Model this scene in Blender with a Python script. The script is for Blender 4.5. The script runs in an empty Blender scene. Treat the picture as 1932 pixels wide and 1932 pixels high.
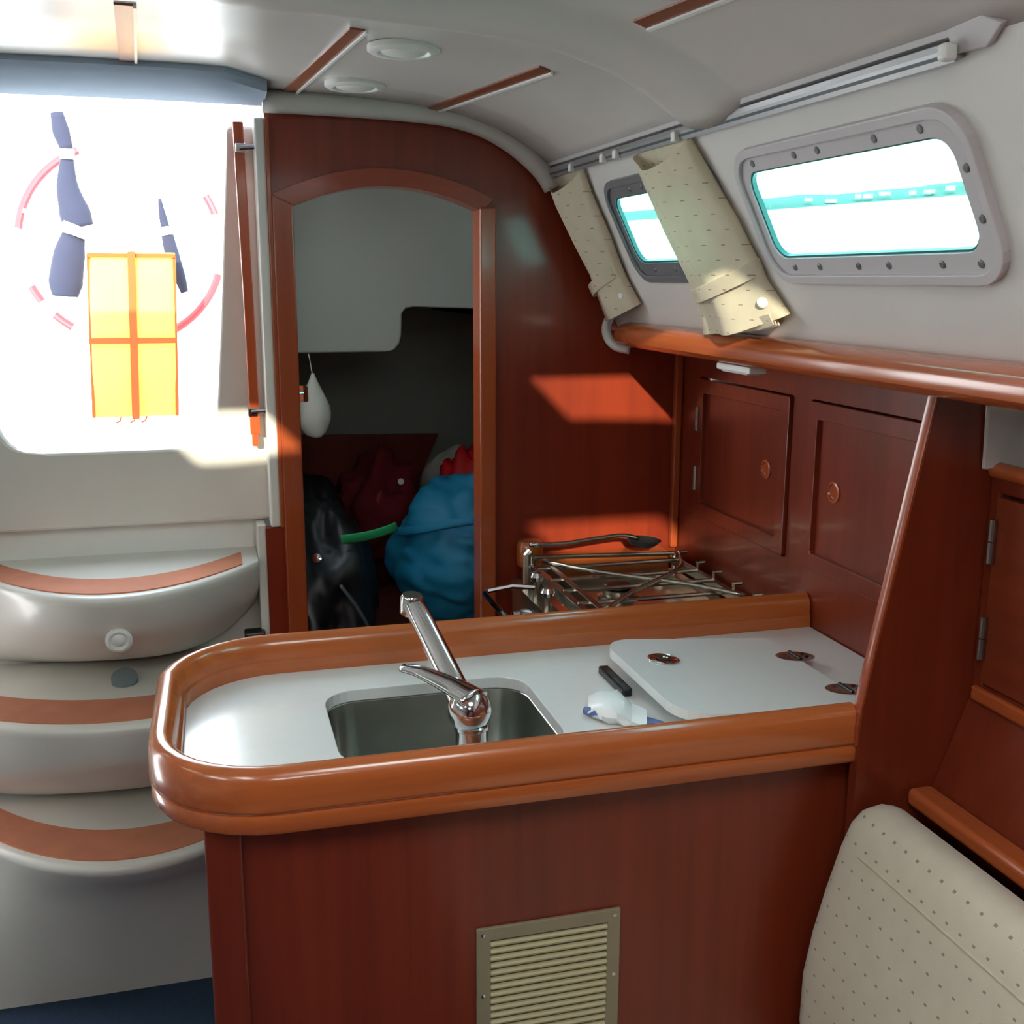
import bpy, bmesh, math, random
from mathutils import Vector, Matrix, noise as mnoise
from mathutils.geometry import tessellate_polygon

random.seed(7)
sc = bpy.context.scene
COL = sc.collection
PI = math.pi

# ------------------------------------------------------------------ camera
cam_d = bpy.data.cameras.new('camera')
cam = bpy.data.objects.new('camera', cam_d)
COL.objects.link(cam)
sc.camera = cam
YAW, PITCH, ROLL, FPX = 0.26994, 0.21006, 0.00388, 2063.25
fwd = Vector((math.sin(YAW)*math.cos(PITCH), math.cos(YAW)*math.cos(PITCH), -math.sin(PITCH)))
rgt = Vector((math.cos(YAW), -math.sin(YAW), 0))
upv = rgt.cross(fwd)
r2 = math.cos(ROLL)*rgt + math.sin(ROLL)*upv
u2 = -math.sin(ROLL)*rgt + math.cos(ROLL)*upv
M = Matrix((r2, u2, -fwd)).transposed().to_4x4()
M.translation = Vector((0, 0, 1.55))
cam.matrix_world = M
cam_d.sensor_fit = 'HORIZONTAL'
cam_d.sensor_width = 36.0
cam_d.lens = 36.0*FPX/1932.0
cam_d.clip_start = 0.02
cam_d.clip_end = 8000

# ------------------------------------------------------------------ world, sun, lights, exposure
W = bpy.data.worlds.new('world')
sc.world = W
W.use_nodes = True
nt = W.node_tree
bgn = nt.nodes['Background']
tc = nt.nodes.new('ShaderNodeTexCoord')
sep = nt.nodes.new('ShaderNodeSeparateXYZ')
ramp = nt.nodes.new('ShaderNodeValToRGB')
nt.links.new(tc.outputs['Generated'], sep.inputs[0])
nt.links.new(sep.outputs['Z'], ramp.inputs[0])
nt.links.new(ramp.outputs[0], bgn.inputs[0])
ramp.color_ramp.elements[0].position = 0.0
ramp.color_ramp.elements[0].color = (1.0, 1.0, 0.98, 1)
ramp.color_ramp.elements[1].position = 0.9
ramp.color_ramp.elements[1].color = (0.72, 0.85, 1.0, 1)
bgn.inputs[1].default_value = 10.0

sun_d = bpy.data.lights.new('sun', 'SUN')
sun = bpy.data.objects.new('sun', sun_d)
COL.objects.link(sun)
SUN = Vector((0.32, 1.0, -0.32)).normalized()
sun.rotation_euler = SUN.to_track_quat('-Z', 'Y').to_euler()
sun.location = (-4, -6, 6)
sun_d.energy = 18.0
sun_d.angle = 0.012
sun_d.color = (1.0, 0.93, 0.80)

def area(name, loc, d, sx, sy, energy, color=(1, 1, 1)):
    l = bpy.data.lights.new(name, 'AREA')
    l.shape = 'RECTANGLE'
    l.size, l.size_y, l.energy, l.color = sx, sy, energy, color
    o = bpy.data.objects.new(name, l)
    COL.objects.link(o)
    o.location = loc
    o.rotation_euler = Vector(d).to_track_quat('-Z', 'Y').to_euler()
    return o
# area lamps added as daylight at the deck hatches, and a port side fill
area('saloon_hatch_daylight', (-0.085, -0.735, 1.92), (0, 0, -1), 0.36, 0.40, 8, (1.0, 0.985, 0.955))
area('galley_hatch_daylight', (0.29, 0.40, 1.915), (0, 0, -1), 0.38, 0.46, 5, (1.0, 0.985, 0.955))
area('chart_hatch_daylight', (-0.67, 0.23, 1.905), (0, 0, -1), 0.32, 0.46, 5, (1.0, 0.985, 0.955))
area('port_fill', (-1.17, 0.57, 1.645), (0.85, 0.25, -0.45), 0.5, 0.13, 2.5, (0.95, 1.0, 0.98))  # fill lamp added inside an unseen port window

sc.view_settings.view_transform = 'Standard'
sc.view_settings.look = 'None'
sc.view_settings.gamma = 1.0
sc.view_settings.use_curve_mapping = False
sc.view_settings.exposure = -0.12
sc.cycles.use_denoising = True
sc.cycles.adaptive_threshold = 0.02
sc.cycles.max_bounces = 8
sc.cycles.diffuse_bounces = 5
sc.cycles.glossy_bounces = 4
sc.cycles.transparent_max_bounces = 12
sc.cycles.caustics_reflective = False
sc.cycles.caustics_refractive = False
sc.cycles.sample_clamp_indirect = 6.0

# ------------------------------------------------------------------ materials
def lin(c):
    return tuple(((v/255.0)/12.92 if v/255.0 <= 0.04045 else ((v/255.0+0.055)/1.055)**2.4) for v in c)

def new_mat(name):
    m = bpy.data.materials.new(name)
    m.use_nodes = True
    return m, m.node_tree, m.node_tree.nodes['Principled BSDF']

def plain(name, rgb, rough=0.5, metal=0.0, coat=0.0, noise=0.06, scale=12.0, bump=0.0, spec=0.5):
    """flat colour with a slight procedural mottling"""
    m, t, b = new_mat(name)
    c = lin(rgb)
    co = t.nodes.new('ShaderNodeTexCoord')
    n = t.nodes.new('ShaderNodeTexNoise')
    n.inputs['Scale'].default_value = scale
    n.inputs['Detail'].default_value = 4
    t.links.new(co.outputs['Object'], n.inputs['Vector'])
    r = t.nodes.new('ShaderNodeValToRGB')
    r.color_ramp.elements[0].position, r.color_ramp.elements[1].position = 0.3, 0.7
    r.color_ramp.elements[0].color = tuple(v*(1-noise) for v in c)+(1,)
    r.color_ramp.elements[1].color = tuple(min(1, v*(1+noise)) for v in c)+(1,)
    t.links.new(n.outputs['Fac'], r.inputs[0])
    t.links.new(r.outputs[0], b.inputs['Base Color'])
    b.inputs['Roughness'].default_value = rough
    b.inputs['Metallic'].default_value = metal
    b.inputs['Coat Weight'].default_value = coat
    b.inputs['Coat Roughness'].default_value = 0.08
    b.inputs['Specular IOR Level'].default_value = spec
    if bump:
        bp = t.nodes.new('ShaderNodeBump')
        bp.inputs['Strength'].default_value = bump
        bp.inputs['Distance'].default_value = 0.002
        n2 = t.nodes.new('ShaderNodeTexNoise')
        n2.inputs['Scale'].default_value = 400
        t.links.new(co.outputs['Object'], n2.inputs['Vector'])
        t.links.new(n2.outputs['Fac'], bp.inputs['Height'])
        t.links.new(bp.outputs[0], b.inputs['Normal'])
    return m

def wood(name, dark, light, axis='z', rough=0.32, coat=0.35):
    m, t, b = new_mat(name)
    co = t.nodes.new('ShaderNodeTexCoord')
    mp = t.nodes.new('ShaderNodeMapping')
    s = {'x': (2.0, 45, 45), 'y': (45, 2.0, 45), 'z': (45, 45, 2.0)}[axis]
    mp.inputs['Scale'].default_value = s
    t.links.new(co.outputs['Object'], mp.inputs[0])
    n = t.nodes.new('ShaderNodeTexNoise')
    n.inputs['Scale'].default_value = 1.0
    n.inputs['Detail'].default_value = 6
    n.inputs['Roughness'].default_value = 0.6
    n.inputs['Distortion'].default_value = 0.4
    t.links.new(mp.outputs[0], n.inputs['Vector'])
    n2 = t.nodes.new('ShaderNodeTexNoise')          # broad tone changes from veneer leaf to leaf
    mp2 = t.nodes.new('ShaderNodeMapping')
    mp2.inputs['Scale'].default_value = tuple(v/8 for v in s)
    t.links.new(co.outputs['Object'], mp2.inputs[0])
    t.links.new(mp2.outputs[0], n2.inputs['Vector'])
    n2.inputs['Scale'].default_value = 1.0
    mx = t.nodes.new('ShaderNodeMath')
    mx.operation = 'MULTIPLY_ADD'
    t.links.new(n2.outputs['Fac'], mx.inputs[0])
    mx.inputs[1].default_value = 0.6
    a2 = t.nodes.new('ShaderNodeMath')
    a2.operation = 'MULTIPLY'
    t.links.new(n.outputs['Fac'], a2.inputs[0])
    a2.inputs[1].default_value = 0.4
    t.links.new(a2.outputs[0], mx.inputs[2])
    r = t.nodes.new('ShaderNodeValToRGB')
    r.color_ramp.elements[0].position, r.color_ramp.elements[1].position = 0.36, 0.64
    r.color_ramp.elements[0].color = lin(dark)+(1,)
    r.color_ramp.elements[1].color = lin(light)+(1,)
    t.links.new(mx.outputs[0], r.inputs[0])
    t.links.new(r.outputs[0], b.inputs['Base Color'])
    b.inputs['Roughness'].default_value = rough
    b.inputs['Coat Weight'].default_value = coat
    b.inputs['Coat Roughness'].default_value = 0.12
    return m

def dotted(name, base, dot, ca, cb, pa, pb, da, db, rough=0.9, translucent=0.0):
    """woven cloth with small woven dashes; ca/cb = object axes, pa/pb = pitch, da/db = dash half size (fraction)"""
    m, t, b = new_mat(name)
    L = t.links
    co = t.nodes.new('ShaderNodeTexCoord')
    sp = t.nodes.new('ShaderNodeSeparateXYZ')
    L.new(co.outputs['Object'], sp.inputs[0])
    def math_(op, a, bb=None, c=None):
        n = t.nodes.new('ShaderNodeMath')
        n.operation = op
        for i, v in enumerate((a, bb, c)):
            if v is None:
                continue
            if isinstance(v, (int, float)):
                n.inputs[i].default_value = v
            else:
                L.new(v, n.inputs[i])
        return n.outputs[0]
    A = math_('DIVIDE', sp.outputs[ca], pa)
    B = math_('DIVIDE', sp.outputs[cb], pb)
    row = math_('FLOOR', B)
    off = math_('MULTIPLY', math_('MODULO', row, 2.0), 0.5)
    A2 = math_('ADD', A, off)
    fa = math_('ABSOLUTE', math_('SUBTRACT', math_('FRACT', A2), 0.5))
    fb = math_('ABSOLUTE', math_('SUBTRACT', math_('FRACT', B), 0.5))
    mask = math_('MULTIPLY', math_('LESS_THAN', fa, da), math_('LESS_THAN', fb, db))
    n = t.nodes.new('ShaderNodeTexNoise')
    n.inputs['Scale'].default_value = 30
    L.new(co.outputs['Object'], n.inputs['Vector'])
    cr = t.nodes.new('ShaderNodeValToRGB')
    c = lin(base)
    cr.color_ramp.elements[0].color = tuple(v*0.9 for v in c)+(1,)
    cr.color_ramp.elements[1].color = tuple(min(1, v*1.08) for v in c)+(1,)
    L.new(n.outputs['Fac'], cr.inputs[0])
    mix = t.nodes.new('ShaderNodeMix')
    mix.data_type = 'RGBA'
    L.new(mask, mix.inputs['Factor'])
    L.new(cr.outputs[0], mix.inputs['A'])
    mix.inputs['B'].default_value = lin(dot)+(1,)
    L.new(mix.outputs['Result'], b.inputs['Base Color'])
    b.inputs['Roughness'].default_value = rough
    b.inputs['Sheen Weight'].default_value = 0.2
    wv = t.nodes.new('ShaderNodeTexNoise')
    wv.inputs['Scale'].default_value = 700
    L.new(co.outputs['Object'], wv.inputs['Vector'])
    bp = t.nodes.new('ShaderNodeBump')
    bp.inputs['Strength'].default_value = 0.25
    bp.inputs['Distance'].default_value = 0.001
    L.new(wv.outputs['Fac'], bp.inputs['Height'])
    L.new(bp.outputs[0], b.inputs['Normal'])
    if translucent:
        tr = t.nodes.new('ShaderNodeBsdfTranslucent')
        L.new(mix.outputs['Result'], tr.inputs[0])
        ms = t.nodes.new('ShaderNodeMixShader')
        ms.inputs[0].default_value = translucent
        L.new(b.outputs[0], ms.inputs[1])
        L.new(tr.outputs[0], ms.inputs[2])
        L.new(ms.outputs[0], t.nodes['Material Output'].inputs[0])
    return m

def pane_mat(name, tint, gloss=0.08):
    """thin tinted acrylic: lets daylight through, reflects a little"""
    m, t, b = new_mat(name)
    t.nodes.remove(b)
    tr = t.nodes.new('ShaderNodeBsdfTransparent')
    tr.inputs[0].default_value = tint+(1,)
    gl = t.nodes.new('ShaderNodeBsdfGlossy')
    gl.inputs['Roughness'].default_value = 0.03
    ms = t.nodes.new('ShaderNodeMixShader')
    lw = t.nodes.new('ShaderNodeLayerWeight')
    lw.inputs[0].default_value = 0.2
    ml = t.nodes.new('ShaderNodeMath')
    ml.operation = 'MULTIPLY'
    ml.inputs[1].default_value = gloss*4
    t.links.new(lw.outputs['Fresnel'], ml.inputs[0])
    t.links.new(ml.outputs[0], ms.inputs[0])
    t.links.new(tr.outputs[0], ms.inputs[1])
    t.links.new(gl.outputs[0], ms.inputs[2])
    t.links.new(ms.outputs[0], t.nodes['Material Output'].inputs[0])
    return m

def cloth_trans(name, rgb, fac=0.5, rough=0.9):
    m, t, b = new_mat(name)
    co = t.nodes.new('ShaderNodeTexCoord')
    n = t.nodes.new('ShaderNodeTexNoise')
    n.inputs['Scale'].default_value = 9
    n.inputs['Detail'].default_value = 5
    t.links.new(co.outputs['Object'], n.inputs['Vector'])
    r = t.nodes.new('ShaderNodeValToRGB')
    c = lin(rgb)
    r.color_ramp.elements[0].color = tuple(v*0.85 for v in c)+(1,)
    r.color_ramp.elements[1].color = tuple(min(1, v*1.12) for v in c)+(1,)
    t.links.new(n.outputs['Fac'], r.inputs[0])
    t.links.new(r.outputs[0], b.inputs['Base Color'])
    b.inputs['Roughness'].default_value = rough
    if fac:
        tr = t.nodes.new('ShaderNodeBsdfTranslucent')
        t.links.new(r.outputs[0], tr.inputs[0])
        ms = t.nodes.new('ShaderNodeMixShader')
        ms.inputs[0].default_value = fac
        t.links.new(b.outputs[0], ms.inputs[1])
        t.links.new(tr.outputs[0], ms.inputs[2])
        t.links.new(ms.outputs[0], t.nodes['Material Output'].inputs[0])
    return m

MAT = {}
MAT['panel'] = wood('mahogany_panel', (100, 34, 16), (124, 46, 24), 'z', 0.34, 0.3)
MAT['panel_y'] = wood('mahogany_lengthwise', (104, 42, 24), (128, 54, 30), 'y', 0.28, 0.5)
MAT['bulk'] = wood('mahogany_bulkhead', (110, 34, 16), (138, 47, 22), 'z', 0.34, 0.3)
MAT['trim_z'] = wood('mahogany_trim_upright', (138, 56, 26), (172, 78, 38), 'z', 0.28, 0.5)
MAT['trim_x'] = wood('mahogany_trim_crosswise', (158, 76, 34), (192, 104, 52), 'x', 0.25, 0.6)
MAT['trim_y'] = wood('mahogany_trim_fore_aft', (158, 74, 36), (190, 98, 52), 'y', 0.25, 0.6)
MAT['arch'] = wood('mahogany_arch', (128, 46, 22), (156, 62, 30), 'x', 0.3, 0.4)
MAT['slide'] = wood('varnished_slide', (176, 72, 34), (206, 96, 50), 'z', 0.25, 0.6)  # brighter than the other trim, skylight on the strip put into its colour
MAT['strip'] = wood('ceiling_strip_wood', (112, 60, 38), (142, 80, 52), 'y', 0.4, 0.1)
MAT['inlay'] = plain('step_inlay_wood', (196, 122, 92), 0.6, noise=0.08, scale=20)
MAT['liner'] = plain('liner_vinyl', (208, 204, 200), 0.42, noise=0.03, scale=5)
MAT['liner_g'] = plain('cabin_liner', (176, 184, 178), 0.6, noise=0.03, scale=5)
MAT['ceil'] = plain('headliner', (206, 201, 196), 0.27, noise=0.03, scale=5)
MAT['gel'] = plain('gelcoat_white', (222, 218, 210), 0.3, noise=0.03, scale=6, coat=0.2)
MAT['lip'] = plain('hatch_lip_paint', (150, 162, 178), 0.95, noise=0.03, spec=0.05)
MAT['gel_out'] = plain('gelcoat_outside', (236, 236, 232), 0.35, noise=0.02)
MAT['lam'] = plain('white_laminate', (226, 228, 226), 0.22, noise=0.015, scale=40, coat=0.1)
MAT['plastic_w'] = plain('white_plastic', (226, 226, 222), 0.35, noise=0.02)
MAT['plastic_g'] = plain('grey_plastic', (190, 184, 187), 0.4, noise=0.03)
MAT['plastic_mg'] = plain('mid_grey_plastic', (112, 112, 116), 0.3, noise=0.05)
MAT['plastic_dg'] = plain('dark_grey_plastic', (70, 76, 80), 0.35, noise=0.05)
MAT['grey_disc'] = plain('grey_rubber', (112, 122, 126), 0.6, noise=0.04)
MAT['screw'] = plain('dull_screw', (118, 118, 122), 0.4, metal=0.6)
MAT['black'] = plain('black_plastic', (22, 23, 25), 0.35, noise=0.1)
MAT['gasket'] = plain('teal_gasket', (40, 96, 92), 0.4, noise=0.1)
MAT['chrome'] = plain('chrome', (225, 226, 228), 0.07, metal=1.0, noise=0.01)
MAT['steel'] = plain('brushed_steel', (176, 178, 172), 0.26, metal=1.0, noise=0.06, scale=30)
MAT['steel_d'] = plain('stove_steel', (186, 182, 168), 0.25, metal=1.0, noise=0.08, scale=30)
MAT['alu'] = plain('track_aluminium', (178, 178, 180), 0.3, metal=0.7, noise=0.03)
MAT['vent'] = plain('vent_metal', (150, 140, 116), 0.45, metal=0.3, noise=0.05)
MAT['slat'] = plain('vent_slats', (190, 180, 144), 0.5, metal=0.1, noise=0.04)
MAT['vent_dark'] = plain('vent_back', (92, 84, 60), 0.7, noise=0.1)
MAT['carpet'] = plain('navy_carpet', (30, 50, 74), 0.95, noise=0.15, scale=150, bump=0.6)
MAT['curtain'] = dotted('cream_curtain_cloth', (218, 206, 182), (168, 136, 112), 1, 2, 0.040, 0.024, 0.11, 0.035, translucent=0.25)
MAT['cushion'] = dotted('cushion_cloth', (200, 187, 167), (140, 126, 112), 1, 2, 0.025, 0.033, 0.10, 0.045)
MAT['pane'] = pane_mat('window_acrylic', (0.58, 0.95, 0.92))
MAT['pane_dark'] = pane_mat('hatch_acrylic', (0.80, 0.82, 0.78))
MAT['milky'] = cloth_trans('milky_diffuser', (225, 235, 228), 0.7, 0.4)  # added on the unseen port windows to keep direct sun off the steps
MAT['navy'] = cloth_trans('navy_cloth', (30, 34, 54), 0.02)
MAT['yellow'] = cloth_trans('yellow_cloth', (243, 192, 88), 0.3)
MAT['orange'] = cloth_trans('orange_webbing', (178, 66, 16), 0.1)
MAT['red_rim'] = plain('red_wheel_arc', (200, 40, 48), 0.5, noise=0.05)
MAT['teal'] = cloth_trans('teal_nylon', (18, 122, 160), 0.0, 0.6)
MAT['red'] = cloth_trans('red_nylon', (215, 24, 30), 0.0, 0.6)
MAT['maroon'] = cloth_trans('dark_red_cloth', (112, 20, 30), 0.0, 0.9)
MAT['black_bag'] = cloth_trans('black_bag_cloth', (26, 27, 30), 0.0, 0.5)
MAT['green'] = cloth_trans('green_webbing', (20, 140, 84), 0.0, 0.8)
MAT['white_cloth'] = cloth_trans('white_cloth', (200, 200, 192), 0.1, 0.9)
MAT['mattress'] = cloth_trans('mattress_cloth', (120, 60, 40), 0.0, 0.9)
MAT['paper'] = plain('packet_paper', (238, 240, 240), 0.35, noise=0.04)
MAT['packet_blue'] = plain('packet_blue', (86, 104, 160), 0.4, noise=0.25, scale=60)  # blue for the packet's front edge
MAT['sea'] = plain('sea_water', (222, 230, 230), 0.35, noise=0.12, scale=0.35)
MAT['shore'] = plain('wooded_shore', (66, 84, 76), 0.9, noise=0.35, scale=0.02)
MAT['house'] = plain('house_wall', (236, 232, 222), 0.8, noise=0.03)
MAT['roof'] = plain('house_roof', (150, 110, 96), 0.8, noise=0.1)

# ------------------------------------------------------------------ object helpers
def wloc(o):
    v = Vector((0, 0, 0))
    while o is not None:
        v += o.location
        o = o.parent
    return v

def tag(o, label=None, cat=None, group=None, kind=None):
    if label: o['label'] = label
    if cat: o['category'] = cat
    if group: o['group'] = group
    if kind: o['kind'] = kind
    return o

def thing(name, loc, label=None, cat=None, group=None, kind=None):
    o = bpy.data.objects.new(name, None)
    o.empty_display_size = 0.05
    COL.objects.link(o)
    o.location = loc
    return tag(o, label, cat, group, kind)

def mesh(name, verts, faces, mat, parent=None, smooth=False, bevel=0.0, seg=2, subsurf=0, angle=40):
    vs = [Vector(v) for v in verts]
    if parent is None:
        lo = Vector((min(v[i] for v in vs) for i in range(3)))
        hi = Vector((max(v[i] for v in vs) for i in range(3)))
        org = Vector(((lo.x+hi.x)/2, (lo.y+hi.y)/2, lo.z))
        loc = org
    else:
        org = wloc(parent)
        loc = Vector((0, 0, 0))
    me = bpy.data.meshes.new(name)
    me.from_pydata([tuple(v-org) for v in vs], [], faces)
    bm = bmesh.new()
    bm.from_mesh(me)
    bmesh.ops.remove_doubles(bm, verts=bm.verts, dist=1e-6)
    bmesh.ops.recalc_face_normals(bm, faces=bm.faces)
    bm.to_mesh(me)
    bm.free()
    me.materials.append(MAT[mat] if isinstance(mat, str) else mat)
    o = bpy.data.objects.new(name, me)
    COL.objects.link(o)
    o.location = loc
    if parent is not None:
        o.parent = parent
    if bevel:
        b = o.modifiers.new('bevel', 'BEVEL')
        b.width, b.segments, b.limit_method, b.angle_limit = bevel, seg, 'ANGLE', math.radians(angle)
        b.harden_normals = False
    if subsurf:
        s = o.modifiers.new('subdivision', 'SUBSURF')
        s.levels = s.render_levels = subsurf
    if smooth:
        for p in me.polygons:
            p.use_smooth = True
        if smooth == 'auto':
            me.set_sharp_from_angle(angle=math.radians(35))
    return o

def box(name, x0, x1, y0, y1, z0, z1, mat, parent=None, bevel=0.003, seg=2):
    v = [(x, y, z) for z in (z0, z1) for y in (y0, y1) for x in (x0, x1)]
    f = [(0, 2, 3, 1), (4, 5, 7, 6), (0, 1, 5, 4), (2, 6, 7, 3), (0, 4, 6, 2), (1, 3, 7, 5)]
    return mesh(name, v, f, mat, parent, bevel=bevel, seg=seg)

def plate(name, mapf, outer, holes, w0, w1, mat, parent=None, bevel=0.0, seg=2, smooth=False):
    """a flat board with holes: outline in (u,v), thickness w0..w1, mapf(u,v,w) -> point"""
    loops = [outer]+list(holes)
    tris = tessellate_polygon([[Vector((u, v, 0)) for u, v in lp] for lp in loops])
    flat = [p for lp in loops for p in lp]
    n = len(flat)
    verts = [mapf(u, v, w0) for u, v in flat]+[mapf(u, v, w1) for u, v in flat]
    faces = [tuple(t) for t in tris]+[tuple(i+n for i in reversed(t)) for t in tris]
    s = 0
    for lp in loops:
        k = len(lp)
        for i in range(k):
            a, b = s+i, s+(i+1) % k
            faces.append((a, b, b+n, a+n))
        s += k
    o = mesh(name, verts, faces, mat, parent, bevel=bevel, seg=seg, smooth=smooth)
    return o

def rrect(u0, u1, v0, v1, r, n=6):
    pts = []
    for cx, cy, a0 in ((u1-r, v0+r, -90), (u1-r, v1-r, 0), (u0+r, v1-r, 90), (u0+r, v0+r, 180)):
        for i in range(n+1):
            a = math.radians(a0+90*i/n)
            pts.append((cx+r*math.cos(a), cy+r*math.sin(a)))
    return pts

def loft(name, rings, mat, parent=None, closed=True, caps=True, smooth=True, bevel=0, subsurf=0, loop=False):
    n = len(rings[0])
    verts = [p for r in rings for p in r]
    faces = []
    m = len(rings)
    for j in range(m if loop else m-1):
        for i in range(n if closed else n-1):
            a, b = j*n+i, j*n+(i+1) % n
            j2 = (j+1) % m
            c, d = j2*n+(i+1) % n, j2*n+i
            faces.append((a, b, c, d))
    if caps and closed and not loop:
        faces.append(tuple(range(n)))
        faces.append(tuple((m-1)*n+i for i in reversed(range(n))))
    return mesh(name, verts, faces, mat, parent, smooth=smooth, bevel=bevel, subsurf=subsurf)

def smooth_path(pts, k=6):
    pts = [Vector(p) for p in pts]
    if len(pts) < 3:
        return pts
    P = [pts[0]*2-pts[1]]+pts+[pts[-1]*2-pts[-2]]
    out = []
    for i in range(1, len(P)-2):
        for s in range(k):
            t = s/k
            a, b, c, d = P[i-1], P[i], P[i+1], P[i+2]
            out.append(0.5*((2*b)+(c-a)*t+(2*a-5*b+4*c-d)*t*t+(3*b-a-3*c+d)*t**3))
    out.append(pts[-1])
    return out

def tube_rings(pts, r, n=10, ry=None):
    pts = [Vector(p) for p in pts]
    rings = []
    ref = None
    for i, p in enumerate(pts):
        d = (pts[min(i+1, len(pts)-1)]-pts[max(i-1, 0)]).normalized()
        if ref is None:
            ref = Vector((0, 0, 1)) if abs(d.z) < 0.9 else Vector((1, 0, 0))
        a = (ref-d*ref.dot(d)).normalized()
        ref = a
        b = d.cross(a)
        rr = r[i] if isinstance(r, (list, tuple)) else r
        r2_ = (ry[i] if isinstance(ry, (list, tuple)) else ry) if ry is not None else rr
        rings.append([p+a*rr*math.cos(2*PI*k/n)+b*r2_*math.sin(2*PI*k/n) for k in range(n)])
    return rings

def tube(name, pts, r, mat, parent=None, n=10, ry=None, k=0):
    if k:
        m0 = len(pts)
        pts = smooth_path(pts, k)
        def spread(q):
            if not isinstance(q, (list, tuple)) or m0 < 3:
                return q
            out = []
            for i in range(len(pts)):
                f = i/(len(pts)-1)*(m0-1)
                j = min(int(f), m0-2)
                out.append(q[j]+(q[j+1]-q[j])*(f-j))
            return out
        r, ry = spread(r), spread(ry)
    return loft(name, tube_rings(pts, r, n, ry), mat, parent, smooth='auto' if not k else True)

def lathe(name, prof, base, axis, mat, parent=None, n=24, smooth='auto', squash=(1, 1)):
    """prof = [(radius, height along axis)]"""
    ax = Vector(axis).normalized()
    ref = Vector((0, 0, 1)) if abs(ax.z) < 0.9 else Vector((0, 1, 0))
    a = (ref-ax*ref.dot(ax)).normalized()
    b = ax.cross(a)
    base = Vector(base)
    rings = [[base+ax*h+a*r*squash[0]*math.cos(2*PI*k/n)+b*r*squash[1]*math.sin(2*PI*k/n) for k in range(n)] for r, h in prof]
    return loft(name, rings, mat, parent, smooth=smooth)

def blob(name, c, rad, mat, parent=None, seed=0, amp=0.08, freq=3.0, nu=44, nv=30, fn=None, crease=0.06, floor=None):
    """rounded soft thing with folds and creases"""
    off = Vector((seed*3.7, seed*1.3, -seed*2.1))
    c = Vector(c)
    rings = []
    for j in range(1, nv):
        th = PI*j/nv
        ring = []
        for i in range(nu):
            f = 2*PI*i/nu
            d = Vector((math.sin(th)*math.cos(f), math.sin(th)*math.sin(f), math.cos(th)))
            s = 1+amp*mnoise.noise(d*freq*0.5+off)*1.6-crease*(1-min(1, abs(mnoise.noise(Vector((d.x, d.y*0.6, d.z*1.5))*freq*0.9+off*2))*4))
            p = Vector((d.x*rad[0], d.y*rad[1], d.z*rad[2]))*s
            if fn:
                p = fn(p)
            q = c+p
            if floor is not None:
                q.z = max(q.z, floor)
            ring.append(q)
        rings.append(ring)
    return loft(name, rings, mat, parent, smooth=True)

XZ = lambda y0: (lambda u, v, w: (u, y0+w, v))       # board facing the saloon
XY = lambda z0: (lambda u, v, w: (u, v, z0+w))
YZ = lambda x0: (lambda u, v, w: (x0+w, u, v))

# ------------------------------------------------------------------ structure: floor, ceiling, walls
CL = -0.2                                             # centre line of the boat
SEC = [(0, 1.932), (0.2, 1.931), (0.34, 1.929), (0.5, 1.922), (0.65, 1.910), (0.75, 1.893), (0.83, 1.868),
       (0.89, 1.838), (0.93, 1.812), (0.96, 1.79)]    # headliner section, offset from centre line
YB = 2.45                                             # face of the wooden bulkhead
YS = 2.50                                             # face of the companionway surround
YF = -2.4

fl = box('floor', -1.62, 1.22, YF, 2.70, -0.05, 0.0, 'carpet', bevel=0)
tag(fl, kind='structure')

# headliner with two small deck hatches, a saloon hatch and a soft cross rib
HATCH = [(0.08, 0.50, 0.14, 0.66), (-0.84, -0.53, -0.02, 0.48), (-0.28, 0.11, -0.95, -0.52)]
ss = sorted(set([-s for s, z in SEC]+[s for s, z in SEC]+[h[k]-CL for h in HATCH for k in (0, 1)]))
ys = sorted(set([YF, -1.6, -0.95, -0.52, -0.02, 0.14, 0.48, 0.66, 1.0, 1.3, 2.0, 2.25, 2.46]+[1.44+0.025*i for i in range(12)]))
def secz(s):
    s = abs(s)
    for (a, za), (b, zb) in zip(SEC, SEC[1:]):
        if a <= s <= b+1e-9:
            return za+(zb-za)*(s-a)/(b-a)
    return SEC[-1][1]
def rib(y):
    t = (y-1.60)/0.10
    return 0.024*max(0.0, 1-t*t)**0.5 if abs(t) < 1 else 0.0
cv, cf = [], []
for y in ys:
    for s in ss:
        k = 1-0.35*(abs(s)/0.96)
        cv.append((CL+s*(1-rib(y)*0.4), y, secz(s)-rib(y)*k))
for j in range(len(ys)-1):
    for i in range(len(ss)-1):
        xm, ym = CL+(ss[i]+ss[i+1])/2, (ys[j]+ys[j+1])/2
        if any(h[0] < xm < h[1] and h[2] < ym < h[3] for h in HATCH):
            continue
        a = j*len(ss)+i
        cf.append((a, a+1, a+1+len(ss), a+len(ss)))
ceil = mesh('ceiling', cv, cf, 'ceil', smooth='auto')
tag(ceil, kind='structure')
sol = ceil.modifiers.new('thickness', 'SOLIDIFY')
sol.thickness, sol.offset = 0.035, (1 if sum(p.normal.z for p in ceil.data.polygons) > 0 else -1)
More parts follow.
